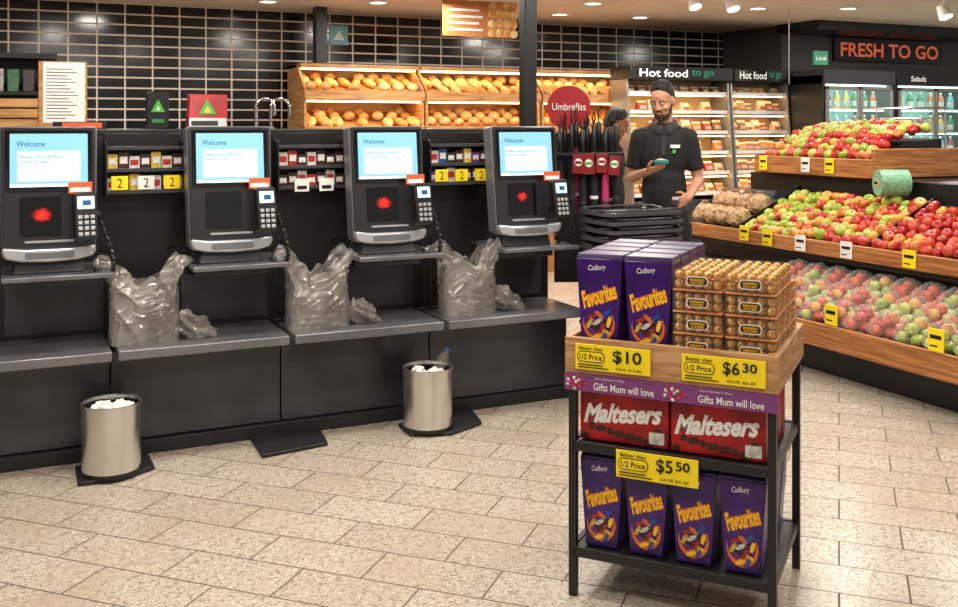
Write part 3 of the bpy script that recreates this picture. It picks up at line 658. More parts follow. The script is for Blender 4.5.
for q in range(11):
    lx = -.175+.035*q; ly = -.105 if q % 2 == 0 else -.05; P = rot @ Vector((lx, ly, 0))
    ck = 'pink' if q in (3, 8) else 'shirt'
    u_ = thing('furled_umbrella', ('pink' if ck == 'pink' else 'black')+' furled umbrella, %s from the left on the umbrella rack' % ORD[q], 'umbrella', (UX+P.x, UY+P.y, .76+.016*(q*5 % 4)), q*.6, 'furled umbrellas on the rack')
    MB().lathe([(.004, 0), (.008, .04), (.02, .12), (.026, .3), (.021, .5), (.012, .6), (.0, .61)], m[ck], 12).build('canopy', u_)
    MB().lathe([(0, .6), (.014, .6), (.018, .66), (.016, .75), (.0, .77)], m['blackplastic'], 12).build('handle', u_)
    MB().tube([(0, 0, .75), (.018, 0, .8), (0, 0, .85), (-.014, 0, .8), (0, 0, .755)], .004, m['blackplastic'], 6).build('wrist_strap', u_)
    MB().lathe([(.0265, .3), (.0265, .32)], m['white' if q % 3 == 0 else 'kgrey'], 12).build('band', u_)

# ---------------------------------------------------------------- shopping baskets
bt_ = MB(); t = thing('shopping_basket', '', 'basket')
def loop(z, x, y, r=.04): return [(a, b, z) for a, b in rrect(-x, x, -y, y, r, 4)]
L = [loop(.0, .185, .12), loop(.012, .19, .125), loop(.19, .218, .15)]
L2 = [loop(.198, .222, .153), loop(.203, .241, .171), loop(.222, .243, .173), loop(.224, .232, .162), loop(.205, .217, .147), loop(.012, .184, .119)]
rg = [[bt_.bm.verts.new(p) for p in l] for l in L+L2]
for n_, (a, b) in enumerate(zip(rg, rg[1:])):
    for k in range(len(a)): bt_.face([a[k], a[(k+1) % len(a)], b[(k+1) % len(a)], b[k]], m['basketrim'] if 3 <= n_ <= 5 else m['blackplastic'])
bt_.face(rg[0], m['blackplastic']); bt_.face(rg[-1], m['blackplastic']); bt_.build('tub', t)
mb = MB()
for s in (-1, 1): mb.tube([(-.235, s*.02, .222), (-.235, s*.12, .232), (-.15, s*.158, .233), (.15, s*.158, .233), (.235, s*.12, .232), (.235, s*.02, .222)], .006, m['kgrey'], 8)
mb.build('carry_handles', t)
BX, BYY = 3.12, 4.66
for q in range(19):
    o = t if q == 0 else dup(t)
    o.location = (BX+random.uniform(-.006, .006), BYY+random.uniform(-.006, .006), .002+.0475*q)
    tag(o, 'black plastic shopping basket, %s from the bottom of the nested stack' % ORD[q], 'basket', 'nested stack of black shopping baskets')

# ---------------------------------------------------------------- produce island
FRX0 = 4.45; FRX1 = 4.92; FRX2 = 5.5
t = thing('produce_display', 'large tiered wooden produce display stand on a black base', 'display stand', (0, 0, 0))
ya, yb = 3.3, 6.6
MB().box(4.62, 7.2, ya+.1, yb-.1, 0, .2, m['blackmetal']).build('base', t, bev=.01)
MB().box(FRX0, FRX0+.03, ya, yb, .2, .345, m['woodd']).build('front_board', t, bev=.006)
MB().box(FRX1, FRX1+.03, ya, yb, .675, .775, m['woodd']).build('front_board', t, bev=.006)
MB().hexa([(FRX0+.03, ya, .2), (FRX1+.15, ya, .2), (FRX1+.15, yb, .2), (FRX0+.03, yb, .2)], [(FRX0+.03, ya, .29), (FRX1+.15, ya, .53), (FRX1+.15, yb, .53), (FRX0+.03, yb, .29)], m['blackmetal']).build('lower_tray', t)
MB().hexa([(FRX1+.03, ya, .64), (FRX2+.1, ya, .64), (FRX2+.1, yb, .64), (FRX1+.03, yb, .64)], [(FRX1+.03, ya, .72), (FRX2+.1, ya, 1.02), (FRX2+.1, yb, 1.02), (FRX1+.03, yb, .72)], m['blackmetal']).build('middle_tray', t)
MB().box(FRX1+.15, 7.2, ya+.05, yb-.05, .2, .64, m['blackmetal']).build('core', t)
MB().box(FRX2+.1, 7.2, ya+.02, yb-.02, .64, 1.16, m['blackmetal']).build('upper_core', t)
for yy in (4.71, 5.97): MB().hexa([(FRX1+.05, yy, .71), (FRX2+.08, yy, .71), (FRX2+.08, yy+.008, .71), (FRX1+.05, yy+.008, .71)], [(FRX1+.05, yy, .80), (FRX2+.08, yy, 1.08), (FRX2+.08, yy+.008, 1.08), (FRX1+.05, yy+.008, .80)], m['blackplastic']).build('tray_divider', t)
y0t, y1t = 5.2, 6.42
MB().box(FRX2, FRX2+.03, y0t, y1t, 1.17, 1.305, m['woodd']).build('top_front_board', t, bev=.006)
MB().box(FRX2+.03, 7.1, y0t, y0t+.03, 1.17, 1.38, m['woodd']).build('top_end_board', t, bev=.006)
MB().box(FRX2+.03, 7.1, y1t-.03, y1t, 1.17, 1.305, m['woodd']).build('top_far_board', t, bev=.006)
MB().hexa([(FRX2+.03, y0t+.03, 1.16), (7.1, y0t+.03, 1.16), (7.1, y1t-.03, 1.16), (FRX2+.03, y1t-.03, 1.16)], [(FRX2+.03, y0t+.03, 1.26), (7.1, y0t+.03, 1.36), (7.1, y1t-.03, 1.36), (FRX2+.03, y1t-.03, 1.26)], m['blackmetal']).build('top_tray', t)
MB().tube([(6.3, 5.25, 1.36), (6.3, 5.25, 1.68), (6.3, 5.9, 1.68), (6.3, 5.9, 1.36)], .009, m['chrome']).tube([(6.3, 5.25, 1.6), (6.3, 5.9, 1.6)], .006, m['chrome']).build('chrome_rail', t)
MB().prism([(FRX2+.1, 1.27), (FRX2+.4, 1.42), (6.3, 1.45), (6.3, 1.3)], y0t+.08, y1t-.08, m['blackmetal'], 'y').build('heap_riser', t)
def apple(k):
    mb = MB()
    prof = [(0, -.030), (.008, -.033), (.018, -.031), (.029, -.02), (.036, -.004), (.0378, .008), (.035, .02), (.027, .029), (.016, .032), (.007, .029), (0, .022)]
    mb.lathe(prof, m[k], 14); mb.tube([(0, 0, .02), (.003, 0, .038)], .0015, m['brownc'], 5); return mb
ap = {k: apple(k).build('apple') for k in ('appr', 'appg', 'appy', 'appo')}
for o in ap.values(): C.objects.unlink(o)
cn = {'appr': 'red', 'appg': 'green', 'appy': 'yellow and red'}
def put_apple(k, x, y, z, where, sc=1):
    o = ap[k].copy(); C.objects.link(o); o.location = (x, y, z); o.rotation_euler = (random.uniform(-.8, .8), random.uniform(-.8, .8), random.uniform(0, 6)); o.scale = (sc, sc, sc)
    tag(o, '%s apple heaped on the %s of the produce display' % (cn[k], where), 'apple', '%s apples on the %s' % (cn[k], where))
random.seed(5)
for r in range(8):
    for q in range(33):
        y = 3.42+q*.079+(r % 2)*.039+random.uniform(-.006, .006)
        if y > 5.93: continue
        if 4.675 < y < 4.755: y = 4.67 if y < 4.715 else 4.765
        x = FRX1+.072+r*.07+random.uniform(-.006, .006); z = .72+(x-FRX1-.03)*.462+.034+random.uniform(0, .03)
        if y > 5.62: k = random.choice(['appg', 'appg', 'appg', 'appy'])
        elif y > 5.2: k = random.choice(['appg', 'appy', 'appy'])
        elif y > 4.75: k = random.choice(['appy', 'appr', 'appy', 'appg'])
        else: k = random.choice(['appr', 'appr', 'appr', 'appy']) if r > 2 else random.choice(['appr', 'appy', 'appr', 'appr'])
        if y < 4.6 and r == 7: continue
        put_apple(k, x, y, z, 'middle tier', random.uniform(.98, 1.18))
for r in range(9):
    for q in range(15):
        y = y0t+.085+q*.079+(r % 2)*.036
        if y > y1t-.08: continue
        x = FRX2+.075+r*.07; z = 1.262+(x-FRX2)*.06+.045+.2*math.sin(min(1, r/7)*math.pi/2)*(1-.3*abs(y-5.8))+random.uniform(0, .024)
        k = random.choice(['appg', 'appg', 'appy', 'appr']) if y > 5.9 else random.choice(['appg', 'appy', 'appy', 'appr', 'appg'])
        put_apple(k, x, y, z, 'top tier', random.uniform(1.0, 1.14))
def lump(mat, r, seed):
    mb = MB(); mb.ell((0, 0, 0), r, mat, u=22, v=14)
    for v in mb.bm.verts:
        n_ = noise.noise(v.co*26+Vector((seed, 0, 0))); v.co += v.co.normalized()*n_*.022
        v.co.z = max(v.co.z, -r[2]*.75)
    return mb
for q in range(8):
    r_, c_ = divmod(q, 4); x = FRX1+.13+r_*.2; y = 6.06+c_*.14
    t2 = thing('produce_bag', 'beige bag of produce, %s along the %s row, far end of middle tier' % (ORD[c_], ('front', 'back')[r_]), 'produce bag', (x, y, .72+(x-FRX1-.03)*.462+.075), 0, 'beige produce bags on the middle tier')
    lump(m['tan'], (.1, .07, .085), q*3).build('bag', t2)
    MB().lathe([(.008, .055), (.012, .075), (.03, .105), (.028, .1)], m['tan'], 10).build('tied_top', t2)
def bagset(ver):
    t2 = thing('bagged_apples', '', 'bag of fruit')
    pos = ((-.06, -.05, -.008), (.01, -.055, -.008), (.07, -.03, -.006), (-.06, .045, -.006), (.005, .05, -.006), (.07, .04, -.006), (-.03, -.005, .042), (.04, .0, .04))
    for q, (a, b, c) in enumerate(pos):
        o = ap[(('appr', 'appy', 'appg', 'appg', 'appr', 'appg', 'appy', 'appr'), ('appg', 'appg', 'appy', 'appg', 'appg', 'appg', 'appg', 'appy'), ('appr', 'appr', 'appy', 'appr', 'appr', 'appr', 'appr', 'appy'), ('appo',)*8)[ver][q]].copy(); C.objects.link(o); o.parent = t2; o.location = (a, b, c); o.rotation_euler = (q*.5, q*.9, q); o.scale = (.96,)*3
    mb = MB(); mb.ell((0, 0, .01), (.12, .1, .078), m['film'], u=36, v=24)
    for v in mb.bm.verts:
        v.co += v.co.normalized()*(noise.noise(v.co*30+Vector((ver*5, 0, 0)))*.014+ridg(v.co*38+Vector((ver*7, 0, 0)))**4*.014); v.co.z = max(v.co.z, -.044)
    mb.build('film', t2, ang=20)
    MB().lathe([(.006, 0), (.01, .02), (.028, .045)], m['film'], 10).build('knot', t2, loc=(-.1, .02, .03), rot=(0, R(-60), 0))
    return t2
protos = [bagset(k) for k in range(4)]; used = [0]*4
for r in range(3):
    for c_ in range(11):
        y = 3.45+c_*.185; x = FRX0+.13+r*.165; v = (r*2+c_//2) % 3 if (c_ < 7) else random.choice((0, 1, 2))
        if r == 2: v = 3 if c_ % 3 else 1
        if used[v] == 0: o = protos[v]; used[v] = 1
        else: o = dup(protos[v])
        o.location = (x, y, .29+(x-FRX0-.03)*.405+.058); o.rotation_euler = (0, R(-20), random.uniform(-.5, .5))
        tag(o, 'bag of %s, %s from near end, %s row of the lower tier' % (('mixed apples', 'green apples', 'red apples', 'orange fruit')[v], ORD[c_], ('front', 'middle', 'back')[r]), 'bag of fruit', 'bagged fruit in the lower tier')
def ptag(px, py, X, w_, h_, mat, lab):
    a, b = ray(px); d = X/a; z = H-(py-HY)/F*d
    t2 = thing('price_tag', lab, 'price tag', (X-.004, b*d, z-h_/2), R(-90), 'price tags on the produce display')
    MB().box(-w_/2, w_/2, -.006, 0, 0, h_, mat).build('card', t2, bev=.002)
    MB().box(-w_*.36, w_*.36, -.008, -.006, h_*.55, h_*.72, m['ink']).box(-w_*.36, w_*.1, -.008, -.006, h_*.2, h_*.26, m['ink']).build('print', t2)
for n_, (px, py, mk) in enumerate(((745, 233, 'yellow'), (768, 238, 'yellow'), (801, 243, 'white'), (847, 250, 'white'), (910, 259, 'yellow'))):
    ptag(px, py, FRX1, .1, .11, m[mk], '%s price tag, %s from the far end of the middle board' % (mk, ORD[n_]))
for n_, (px, py) in enumerate(((832, 315), (937, 340))): ptag(px, py, FRX0, .1, .12, m['yellow'], 'yellow price tag on the lower board, %s one' % ('far', 'near')[n_])
for n_, (px, py, mk) in enumerate(((764, 163, 'yellow'), (806, 165, 'white'), (830, 166, 'yellow'))): ptag(px, py, FRX2, .09, .11, m[mk], '%s price tag on the top board, %s from the far end' % (mk, ORD[n_]))
a, b = ray(892); t = thing('produce_bag_roll', 'pale green roll of produce bags on a black holder above the red apples', 'bag roll', (5.46, b/a*5.46, 1.155), -YAW)
MB().lathe([(.0, -.1), (.09, -.1), (.09, .1), (.0, .1)], m['greenfilm'], 28).build('roll', t, rot=(0, R(90), 0))
MB().lathe([(.0, -.103), (.03, -.103), (.03, .103), (0, .103)], m['cream'], 20).build('core', t, rot=(0, R(90), 0))
MB().tube([(-.12, 0, 0), (.14, 0, 0), (.14, .14, -.06)], .01, m['blackmetal']).build('holder', t)

# ---------------------------------------------------------------- chocolate display stand
SO = Vector((1.681, 2.8645, 0)); SR = R(-50.4); SM = Matrix.Translation(SO) @ Matrix.Rotation(SR, 4, 'Z')
SWd, SD = .65, .52; ZL, ZM = .16, .508
st = thing('chocolate_display_stand', 'black metal shelf stand with a pine top tray holding chocolate boxes', 'display stand', SO, SR)
for x in (0.012, SWd):
    for y in (0, SD): MB().box(x-.013, x+.013, y-.013, y+.013, 0, .8, m['blackmetal']).build('leg', st, bev=.002)
for z in (ZL, ZM):
    mb = MB(); mb.box(.013, SWd-.013, 0, SD, z-.012, z, m['blackmetal'])
    for y in (-.013, SD-.007): mb.box(.013, SWd-.013, y, y+.02, z-.028, z+.004, m['blackmetal'])
    for x in (-.001, SWd-.013): mb.box(x, x+.02, .013, SD-.013, z-.028, z+.004, m['blackmetal'])
    mb.build('shelf', st, bev=.002)
x0, x1, y0, y1 = -.01, SWd+.022, -.022, SD+.022
for n_, bb in (('front_board', (x0, x1, y0, y0+.02)), ('back_board', (x0, x1, y1-.02, y1)), ('side_board', (x0, x0+.02, y0+.02, y1-.02)), ('side_board', (x1-.02, x1, y0+.02, y1-.02))):
    MB().box(*bb, .738, .855, m['wood']).build(n_, st, bev=.003)
MB().box(x0+.02, x1-.02, y0+.02, y1-.02, .805, .82, m['wood']).build('tray_floor', st)
bn = MB().box(x0, x1, y0-.004, y0+.002, .682, .738, m['purpleb']).build('banner', st); bn['label'] = 'muted purple banner'
for cx in (.16, .5):
    text('Gifts Mum will love', bn, cx+.03, .702, .2, .024, m['white'], y=y0-.0055, off=.01)
    text("this Mother's Day", bn, cx-.015, .727, .1, .008, m['white'], y=y0-.0055)
for cx in (.03, .355):
    mb = MB()
    for q in range(16): a = q*2.4; mb.ell((cx+.006*q**.5*math.cos(a)*1.6, y0-.0055, .71+.0055*q**.5*math.sin(a)), (.006, .002, .006), m['pw' if q % 3 == 0 else 'pink' if q % 3 == 1 else 'pr'], u=8, v=6)
    mb.build('flower_print', bn)
def psign(x0_, x1_, z0_, z1_, price, cents, save, lab, y=-.03):
    t2 = thing('price_sign', lab, 'price sign', SM @ Vector(((x0_+x1_)/2, y, z0_)), SR, 'yellow price signs on the chocolate stand')
    w_, h_ = x1_-x0_, z1_-z0_
    MB().box(-w_/2, w_/2, -.004, 0, 0, h_, m['yellow']).build('card', t2, bev=.001)
    MB().prism(rrect(-w_*.47, -w_*.1, h_*.31, h_*.73, h_*.18), -.006, -.0045, m['ink']).build('roundel', t2)
    MB().prism(rrect(-w_*.46, -w_*.11, h_*.34, h_*.70, h_*.16), -.0065, -.006, m['yellow']).build('roundel_fill', t2)
    text('1/2 Price', t2, -w_*.285, h_*.52, w_*.3, h_*.22, m['ink'], y=-.0075, off=.015)
    text('Better than', t2, -w_*.285, h_*.85, w_*.32, h_*.13, m['ink'], y=-.0075, off=.015)
    if cents:
        text(price, t2, w_*.1, h_*.6, w_*.2, h_*.54, m['ink'], y=-.0075, off=.015)
        text(cents, t2, w_*.32, h_*.7, w_*.17, h_*.34, m['ink'], y=-.0075, off=.02)
    else: text(price, t2, w_*.2, h_*.6, w_*.38, h_*.54, m['ink'], y=-.0075, off=.015)
    text(save, t2, w_*.22, h_*.15, w_*.34, h_*.11, m['ink'], y=-.0075, off=.01)
    mb = MB()
    for q in range(2): mb.box(-w_*.46, -w_*.05-.02*q, -.0065, -.0045, h_*(.09+q*.1), h_*(.12+q*.1), m['ink'])
    mb.build('small_print', t2)
psign(.03, .28, .755, .838, '$10', None, 'SAVE $10.00', 'yellow ten dollar price sign under the purple cartons', -.0285)
psign(.38, .635, .755, .838, '$6', '30', 'SAVE $6.30', 'yellow six thirty price sign under the gold chocolate boxes', -.0285)
psign(.165, .43, .42, .508, '$5', '50', 'SAVE $5.50', 'yellow five fifty price sign under the red boxes', -.02)
def carton(w0, w1, dp, h):
    t2 = thing('chocolate_carton', '', 'chocolate box')
    mb = MB(); mb.hexa([(-w0, -dp/2, 0), (w0, -dp/2, 0), (w0, dp/2, 0), (-w0, dp/2, 0)], [(-w1, -dp/2, h*.95), (w1, -dp/2, h*.95), (w1, dp/2, h*.95), (-w1, dp/2, h*.95)], m['fav'])
    mb.hexa([(-w1, -dp/2, h*.95), (w1, -dp/2, h*.95), (w1, dp/2, h*.95), (-w1, dp/2, h*.95)], [(-w1*.96, -dp/2+.008, h), (w1*.96, -dp/2+.008, h), (w1*.96, dp/2-.008, h), (-w1*.96, dp/2-.008, h)], m['favd'])
    mb.build('carton', t2, bev=.003)
    f = -dp/2
    o_ = text('Favourites', t2, .0005, h*.555, w0*2.1, h*.205, m['favo'], y=f-.0014, shear=.35, off=.075, tilt=R(20)); o_['label'] = 'orange outline of the lettering'
    text('Favourites', t2, 0, h*.56, w0*2.04, h*.185, m['gold'], y=f-.0022, shear=.35, off=.025, tilt=R(20))
    text('Cadbury', t2, -w0*.1, h*.85, w0*1.0, h*.075, m['white'], y=f-.0016, shear=.3, tilt=R(6))
    def swirl(a0, a1, rx, rz, cz, th, mat, yy):
        n = 18; out = []; inn = []
        for q in range(n+1):
            a = a0+(a1-a0)*q/n; tt = th*math.sin(math.pi*q/n)
            out.append((rx*math.cos(a), cz+rz*math.sin(a))); inn.append(((rx-tt)*math.cos(a), cz+(rz-tt)*math.sin(a)))
        MBx.prism(out+inn[::-1][1:-1], yy, yy+.0005, mat)
    MBx = MB(); swirl(R(160), R(400), w0*.9, h*.19, h*.25, .016, m['favo'], f-.0011)
    MBx.build('orange_swirl', t2)
    mb = MB()
    sw = ((-.3, .33, 'pr', 20), (.02, .35, 'po', -35), (.34, .37, 'pb', 40), (-.42, .25, 'py', 60), (.2, .28, 'pk', -20), (.46, .28, 'gold', 75), (-.08, .27, 'pw', 35), (-.28, .17, 'pp', -50), (.04, .14, 'po', 15), (.32, .17, 'py', -30), (.12, .21, 'pr', 50), (-.15, .21, 'pk', -10), (-.1, .11, 'gold', 20), (.24, .11, 'pb', 65))
    for q, (a, b, k, rr) in enumerate(sw):
        cx, cz = a*w0*1.25, b*h; L_ = w0*.2; W_ = h*.022; c_, s_ = math.cos(R(rr)), math.sin(R(rr))
        pts = [(-L_*1.45, W_), (-L_, W_*.45), (-L_*.8, W_), (L_*.8, W_), (L_, W_*.45), (L_*1.45, W_), (L_*1.45, -W_), (L_, -W_*.45), (L_*.8, -W_), (-L_*.8, -W_), (-L_, -W_*.45), (-L_*1.45, -W_)]
        mb.prism([(cx+x*c_-z*s_, cz+x*s_+z*c_) for x, z in pts], f-.0013-.0001*q, f-.0008-.0001*q, m[k])
    mb.build('wrapped_sweets_picture', t2)
    return t2
cA = carton(.061, .079, .115, .305); cB = carton(.054, .073, .108, .3)
def place(o, x, y, z, lab, group, rz=0):
    o.location = SM @ Vector((x, y, z)); o.rotation_euler = (0, 0, SR+rz); o['label'] = lab; o['group'] = group
DEP = ['front', 'second', 'third', 'back']
for r in range(4):
    for c_ in range(2):
        o = cA if (r, c_) == (0, 0) else dup(cA)
        place(o, .095+.163*c_, .075+.122*r, .8205, 'purple chocolate carton, %s column, %s row, on the pine top tray' % (('left', 'right')[c_], DEP[r]), 'purple cartons on the top tray', random.uniform(-.02, .02))
for r in range(4):
    for c_ in range(4):
        o = cB if (r, c_) == (0, 0) else dup(cB)
        place(o, .1+.152*c_, .075+.118*r, ZL+.005, 'purple chocolate carton, %s from the left in the %s row of the bottom shelf' % (ORD[c_], DEP[r]), 'purple cartons on the bottom shelf', random.uniform(-.02, .02))
t2 = thing('red_chocolate_box', '', 'chocolate box')
bw, bh, bd = .148, .168, .065
MB().box(-bw, bw, -bd/2, bd/2, 0, bh, m['redbox']).build('carton', t2, bev=.003)
text('Maltesers', t2, -.005, bh*.58, bw*1.82, bh*.38, m['white'], y=-bd/2-.0015, shear=.45, off=.04, tilt=R(5))
mb = MB()
for q in range(13): mb.ell((-.13+.26*((q*.618) % 1), -bd/2-.0003, bh*(.07+.24*((q*.37) % 1))), (.012, .001, .012), m['brownc'], u=12, v=6)
mb.build('chocolate_ball_print', t2)
MB().box(.085, .135, -bd/2-.0018, -bd/2-.0012, .012, .05, m['pw']).build('corner_print', t2)
n_ = 0
for r in range(5):
    for c_ in range(2):
        o = t2 if n_ == 0 else dup(t2); n_ += 1
        place(o, .176+.304*c_, .055+.08*r, ZM+.005, 'red chocolate box, %s, %s from the front on the middle shelf' % (('left', 'right')[c_], ORD[r]), 'red chocolate boxes on the middle shelf')
t3 = thing('gold_chocolate_box', '', 'chocolate box')
gw, gd, gh = .078, .052, .068
MB().box(-gw, gw, -gd, gd, 0, .006, m['fo']).build('tray', t3, bev=.002)
for k in range(2):
    for q in range(5): MB().ell((0, 0, 0), (.0146, .0146, .0146), m['foil'], u=12, v=8).build('wrapped_chocolate', t3, loc=(-.0605+.0302*q, -gd+.017, .0215+.0285*k))
for q in range(5): MB().ell((0, 0, 0), (.0146, .0146, .0146), m['foil'], u=12, v=8).build('wrapped_chocolate', t3, loc=(-.0605+.0302*q, gd-.017, .05))
MB().box(-.074, .074, -.018, .048, .0065, .036, m['fo']).build('gold_insert', t3)
MB().box(-gw, gw, -gd, gd, .0065, gh-.002, m['clear']).build('clear_lid', t3, bev=.002)
lb = MB().prism(rrect(-.034, .034, .019, .049, .012), -gd-.0012, -gd-.0004, m['white']).build('label', t3)
MB().prism(rrect(-.031, .031, .022, .046, .010), -gd-.0018, -gd-.0013, m['brownc']).build('label_centre', lb)
text('FERRERO', lb, 0, .038, .045, .0075, m['gold'], y=-gd-.0028, off=.01); text('ROCHER', lb, 0, .0285, .04, .0075, m['gold'], y=-gd-.0028, off=.01)
n_ = 0
for r in range(4):
    for c_ in range(2):
        for k in range(4):
            if r == 3 and k == 3: continue
            o = t3 if n_ == 0 else dup(t3); n_ += 1
            place(o, .42+.163*c_, .058+.118*r, .8205+.0685*k, 'gold chocolate box, %s column, %s row, %s from the bottom, on the pine top tray' % (('left', 'right')[c_], DEP[r], ORD[k]), 'gold chocolate boxes on the top tray', random.uniform(-.02, .02))

# ---------------------------------------------------------------- people
def remesh(mb, name, parent, voxel=.006, sm=6, f=.6):
    o = mb.build(name, smooth=False)
    a = o.modifiers.new('r', 'REMESH'); a.mode = 'VOXEL'; a.voxel_size = voxel
    s = o.modifiers.new('s', 'SMOOTH'); s.iterations = sm; s.factor = f
    dg = bpy.context.evaluated_depsgraph_get(); dg.update()
    me = bpy.data.meshes.new_from_object(o.evaluated_get(dg)); o.modifiers.clear(); old = o.data; o.data = me; bpy.data.meshes.remove(old)
    me.name = name; me.polygons.foreach_set('use_smooth', [True]*len(me.polygons)); o.parent = parent
    return o
def hand(mb, mt, wrist, d, n, sgn, curl=.9):
    w_ = Vector(wrist); d = Vector(d).normalized(); n = Vector(n); n = (n-d*n.dot(d)).normalized(); s = d.cross(n)*sgn
    rot = Matrix((s, d, n)).transposed()
    mb.ell(w_+d*.045, (.037, .05, .016), mt, rot); mb.cap(w_, w_+d*.02, .024, .024, mt)
    for k, (o_, l_) in enumerate(((-.028, .064), (-.009, .074), (.010, .07), (.028, .056))):
        p = w_+d*.085+s*o_; a = 0
        for j, f in enumerate((.45, .32, .23)):
            a += curl*(.5+.35*j); q = p+(d*math.cos(a)+n*math.sin(a))*l_*f; mb.cap(p, q, .0088-.0008*j, .008-.0008*j, mt, 8); p = q
    p = w_+d*.03-s*.03
    for j, f in enumerate((.034, .028)):
        q = p+(d*.75-s*(.6-.5*j)+n*.45).normalized()*f; mb.cap(p, q, .0105-.001*j, .0095-.001*j, mt, 8); p = q
SHX = .155; SHZ = 1.452
def person(loc, rz, label, skin, hd_pitch, hd_yaw, arms, scale, beard, shirtm):
    P = thing('person', label, 'person', loc, rz); P.scale = (scale,)*3
    HM = Matrix.Translation((0, -.012, 1.585)) @ Euler((hd_pitch, 0, hd_yaw)).to_matrix().to_4x4() @ Matrix.Scale(.97, 4) @ Matrix.Translation((0, 0, -1.59))
    h = MB()
    h.ell((0, .008, 1.708), (.074, .09, .104), skin); h.ell((0, -.03, 1.628), (.052, .06, .05), skin); h.ell((0, -.068, 1.592), (.022, .02, .016), skin)
    h.ell((0, -.03, 1.67), (.062, .06, .055), skin); h.ell((0, -.025, 1.735), (.064, .062, .05), skin)
    h.cap((0, -.085, 1.706), (0, -.106, 1.67), .007, .0115, skin); h.ell((-.012, -.094, 1.666), (.008, .011, .007), skin); h.ell((.012, -.094, 1.666), (.008, .011, .007), skin)
    for s in (-1, 1):
        h.ell((s*.075, .008, 1.68), (.01, .02, .03), skin); h.ell((s*.036, -.062, 1.668), (.022, .022, .018), skin); h.cap((s*.014, -.082, 1.717), (s*.046, -.07, 1.719), .008, .007, skin)
        h.ell((s*.029, -.079, 1.7015), (.0135, .0105, .006), skin)
    h.ell((0, -.086, 1.638), (.018, .009, .006), skin); h.ell((0, -.084, 1.628), (.017, .009, .007), skin)
    h.xf(HM)
    h.cap((0, .02, 1.47), (0, .002, 1.61), .06, .054, skin)
    def torso(b, e, mt):
        b.ell((0, 0, 1.35), (.143+e, .105+e, .20+e*.3), mt); b.cap((-.12, .008, SHZ+.003), (.12, .008, SHZ+.003), .048+e, .048+e, mt)
        b.cap((-.07, .015, 1.487), (.07, .015, 1.487), .035+e, .035+e, mt); b.cap((0, .02, 1.49), (0, .018, 1.52), .062+e*.6, .056+e*.6, mt)
        b.ell((0, -.005, 1.12), (.13+e, .1+e, .24), mt); b.ell((0, 0, .96), (.148+e, .112+e, .13), mt)
    torso(h, 0, skin)
    for s in (-1, 1):
        h.cap((s*.085, 0, .9), (s*.1, -.01, .5), .08, .055, skin); h.cap((s*.1, -.01, .5), (s*.1, .01, .1), .055, .04, skin); h.cap((s*.1, .03, .05), (s*.11, -.14, .035), .035, .028, skin)
    for s, (el, wr, hd, hn, cu) in zip((-1, 1), arms):
        sh = Vector((s*SHX, 0, SHZ)); el = Vector(el); wr = Vector(wr)
        h.cap(sh, el, .045, .035, skin); h.cap(el, wr, .036, .025, skin); hand(h, skin, wr, hd, hn, s, cu)
    remesh(h, 'body', P, .005, 3)
    sh_ = MB(); torso(sh_, .013, shirtm)
    sh_.ell((0, 0, .93), (.163, .126, .06), shirtm)
    for s, (el, wr, hd, hn, cu) in zip((-1, 1), arms):
        a = Vector((s*SHX, 0, SHZ)); e = Vector(el); sh_.cap(a, a.lerp(e, .62), .056, .052, shirtm)
        sh_.tube([a.lerp(e, .55), a.lerp(e, .75)], [.051, .055], shirtm, 16)
    o = remesh(sh_, 'polo_shirt', P, .008, 3); o['label'] = 'black short sleeved polo shirt'
    for s in (-1, 1):
        mb = MB(); top = []; bot = []
        for q in range(9):
            a = R(-84+q*22); x = s*.07*math.cos(a); y = .012+.074*math.sin(a); zt = 1.54+.02*math.sin(a)
            top.append(mb.bm.verts.new((x, y, zt+.02))); bot.append(mb.bm.verts.new((x*1.35+s*.006, .008+(y-.012)*1.35-(.014 if q < 2 else 0), zt-.025-(.025 if q < 2 else 0))))
        for q in range(8): mb.face([top[q], top[q+1], bot[q+1], bot[q]], m['collar'])
        o = mb.build('collar', P); sd = o.modifiers.new('s', 'SOLIDIFY'); sd.thickness = .007
    MB().box(-.012, .012, -.004, 0, 0, .12, m['collar']).build('placket', P, loc=(0, -.12, 1.34), rot=(R(-8), 0, 0))
    tr = MB(); tr.ell((0, 0, .93), (.153, .12, .11), m['trouser'])
    for s in (-1, 1): tr.cap((s*.085, 0, .88), (s*.1, -.01, .5), .093, .074, m['trouser']); tr.cap((s*.1, -.01, .5), (s*.1, .01, .1), .074, .06, m['trouser'])
    remesh(tr, 'trousers', P, .012, 5)
    for s in (-1, 1):
        b = MB(); b.ell((0, -.05, .045), (.05, .14, .042), m['blackplastic'])
        for v in b.bm.verts: v.co.z = max(v.co.z, .0)
        b.build('shoe', P, loc=(s*.105, 0, .002))
    hr = MB(); hr.ell((0, .022, 1.741), (.0775, .088, .086), m['hair']); hr.ell((0, .042, 1.705), (.075, .066, .085), m['hair'])
    for q in range(7):
        x = -.045+.015*q; hr.cap((x, -.045+.02*abs(x)/.045, 1.797-.012*abs(x)/.045), (x+.01, .0, 1.822-.01*abs(x)/.045), .012, .014, m['hair'], 8)
    hr.xf(HM); remesh(hr, 'hair', P, .0045, 2)
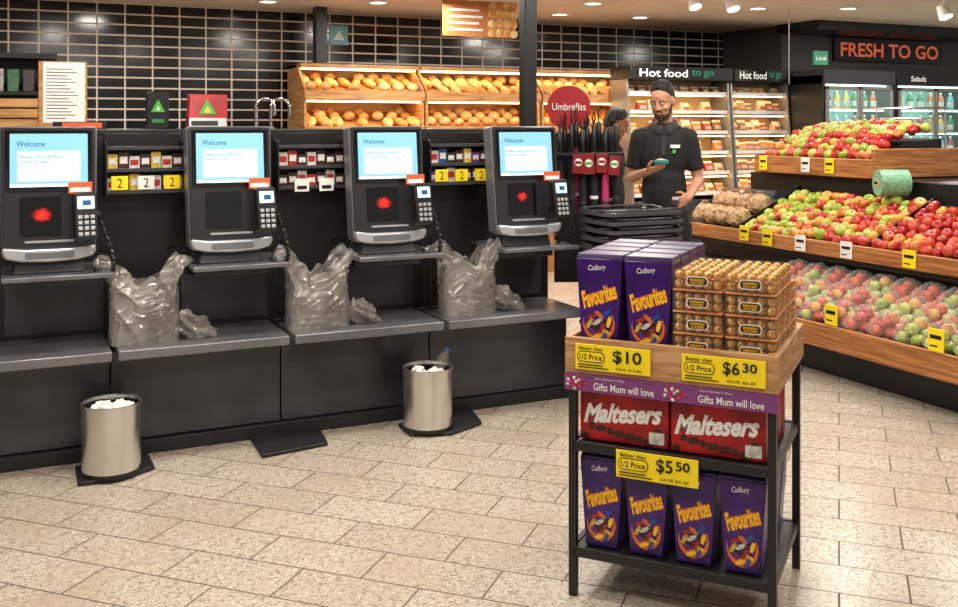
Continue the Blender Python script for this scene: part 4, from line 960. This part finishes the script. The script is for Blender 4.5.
    if beard:
        br = MB(); br.ell((0, -.031, 1.613), (.0545, .0625, .04), m['beard']); br.ell((0, -.07, 1.592), (.024, .021, .018), m['beard'])
        br.cap((-.018, -.0865, 1.6475), (.018, -.0865, 1.6475), .005, .005, m['beard'])
        for s in (-1, 1):
            br.cap((s*.066, -.006, 1.69), (s*.054, -.028, 1.625), .0075, .011, m['beard']); br.cap((s*.018, -.0865, 1.647), (s*.026, -.078, 1.618), .005, .007, m['beard'])
        br.xf(HM); remesh(br, 'beard', P, .0035, 2)
        MB().ell((0, -.0955, 1.632), (.013, .004, .004), m['lip']).xf(HM).build('lips', P)
    for s in (-1, 1):
        MB().ell((s*.029, -.0795, 1.6965), (.0105, .0088, .0038), m['eye']).ell((s*.029, -.0872, 1.6955), (.0045, .002, .003), m['hair']).xf(HM).build('eye', P)
        MB().cap((s*.014, -.0905, 1.72), (s*.044, -.0795, 1.7215), .0034, .002, m['hair']).xf(HM).build('eyebrow', P)
    return P
a, b = ray(664); d = 6.4
arms = [((-.205, .03, 1.19), (-.10, -.2, 1.24), (.8, -.45, .3), (.3, .2, 1), .8), ((.212, .03, 1.18), (.145, -.2, 1.08), (-.4, -.8, -.15), (-1, .2, 0), .9)]
PM = (a*d, b*d, 0); PR = R(-37)
P = person(PM, PR, 'bearded man in a black polo shirt holding small items and looking down', m['skin'], R(20), R(-18), arms, 1.015, True, m['shirt'])
MB().box(-.03, .03, -.004, 0, 0, .02, m['white']).build('name_badge', P, loc=(.07, -.12, 1.385), rot=(R(-6), 0, R(12)))
MB().ell((0, 0, 0), (.013, .003, .013), m['green']).build('green_emblem', P, loc=(.065, -.122, 1.362))
RM = Matrix.Translation(PM) @ Matrix.Rotation(PR, 4, 'Z')
t = thing('teal_packet', 'small teal and white packet in the raised hand of the bearded man', 'packet', RM @ Vector((-.01, -.27, 1.31)), PR)
MB().box(-.045, .045, -.02, .02, 0, .026, m['teal']).build('wrapper', t, bev=.006); MB().box(-.03, .03, -.018, .018, .0262, .029, m['white']).build('print', t)
t = thing('handheld_scanner', 'dark handheld scanner in the lowered hand of the bearded man', 'scanner', RM @ Vector((.075, -.3, 1.03)), PR)
MB().box(-.025, .025, -.05, .05, .04, .07, m['kgrey']).box(-.014, .014, .0, .03, -.04, .04, m['blackplastic']).build('scanner_body', t, bev=.006); MB().box(-.018, .018, -.03, .02, .07, .072, m['screenp']).build('scanner_screen', t)
a, b = ray(610); d = 7.3
arms2 = [((-.205, .02, 1.18), (-.21, -.08, .94), (0, -.2, -1), (1, 0, 0), .4), ((.205, .02, 1.18), (.21, -.08, .94), (0, -.2, -1), (-1, 0, 0), .4)]
person((a*d, b*d, 0), R(50), 'dark haired person in dark clothes half hidden behind the umbrella rack', m['skin2'], R(24), R(20), arms2, .93, False, m['trouser'])

sc = bpy.context.scene
sc.view_settings.view_transform = 'Standard'; sc.view_settings.look = 'None'; sc.view_settings.exposure = 0
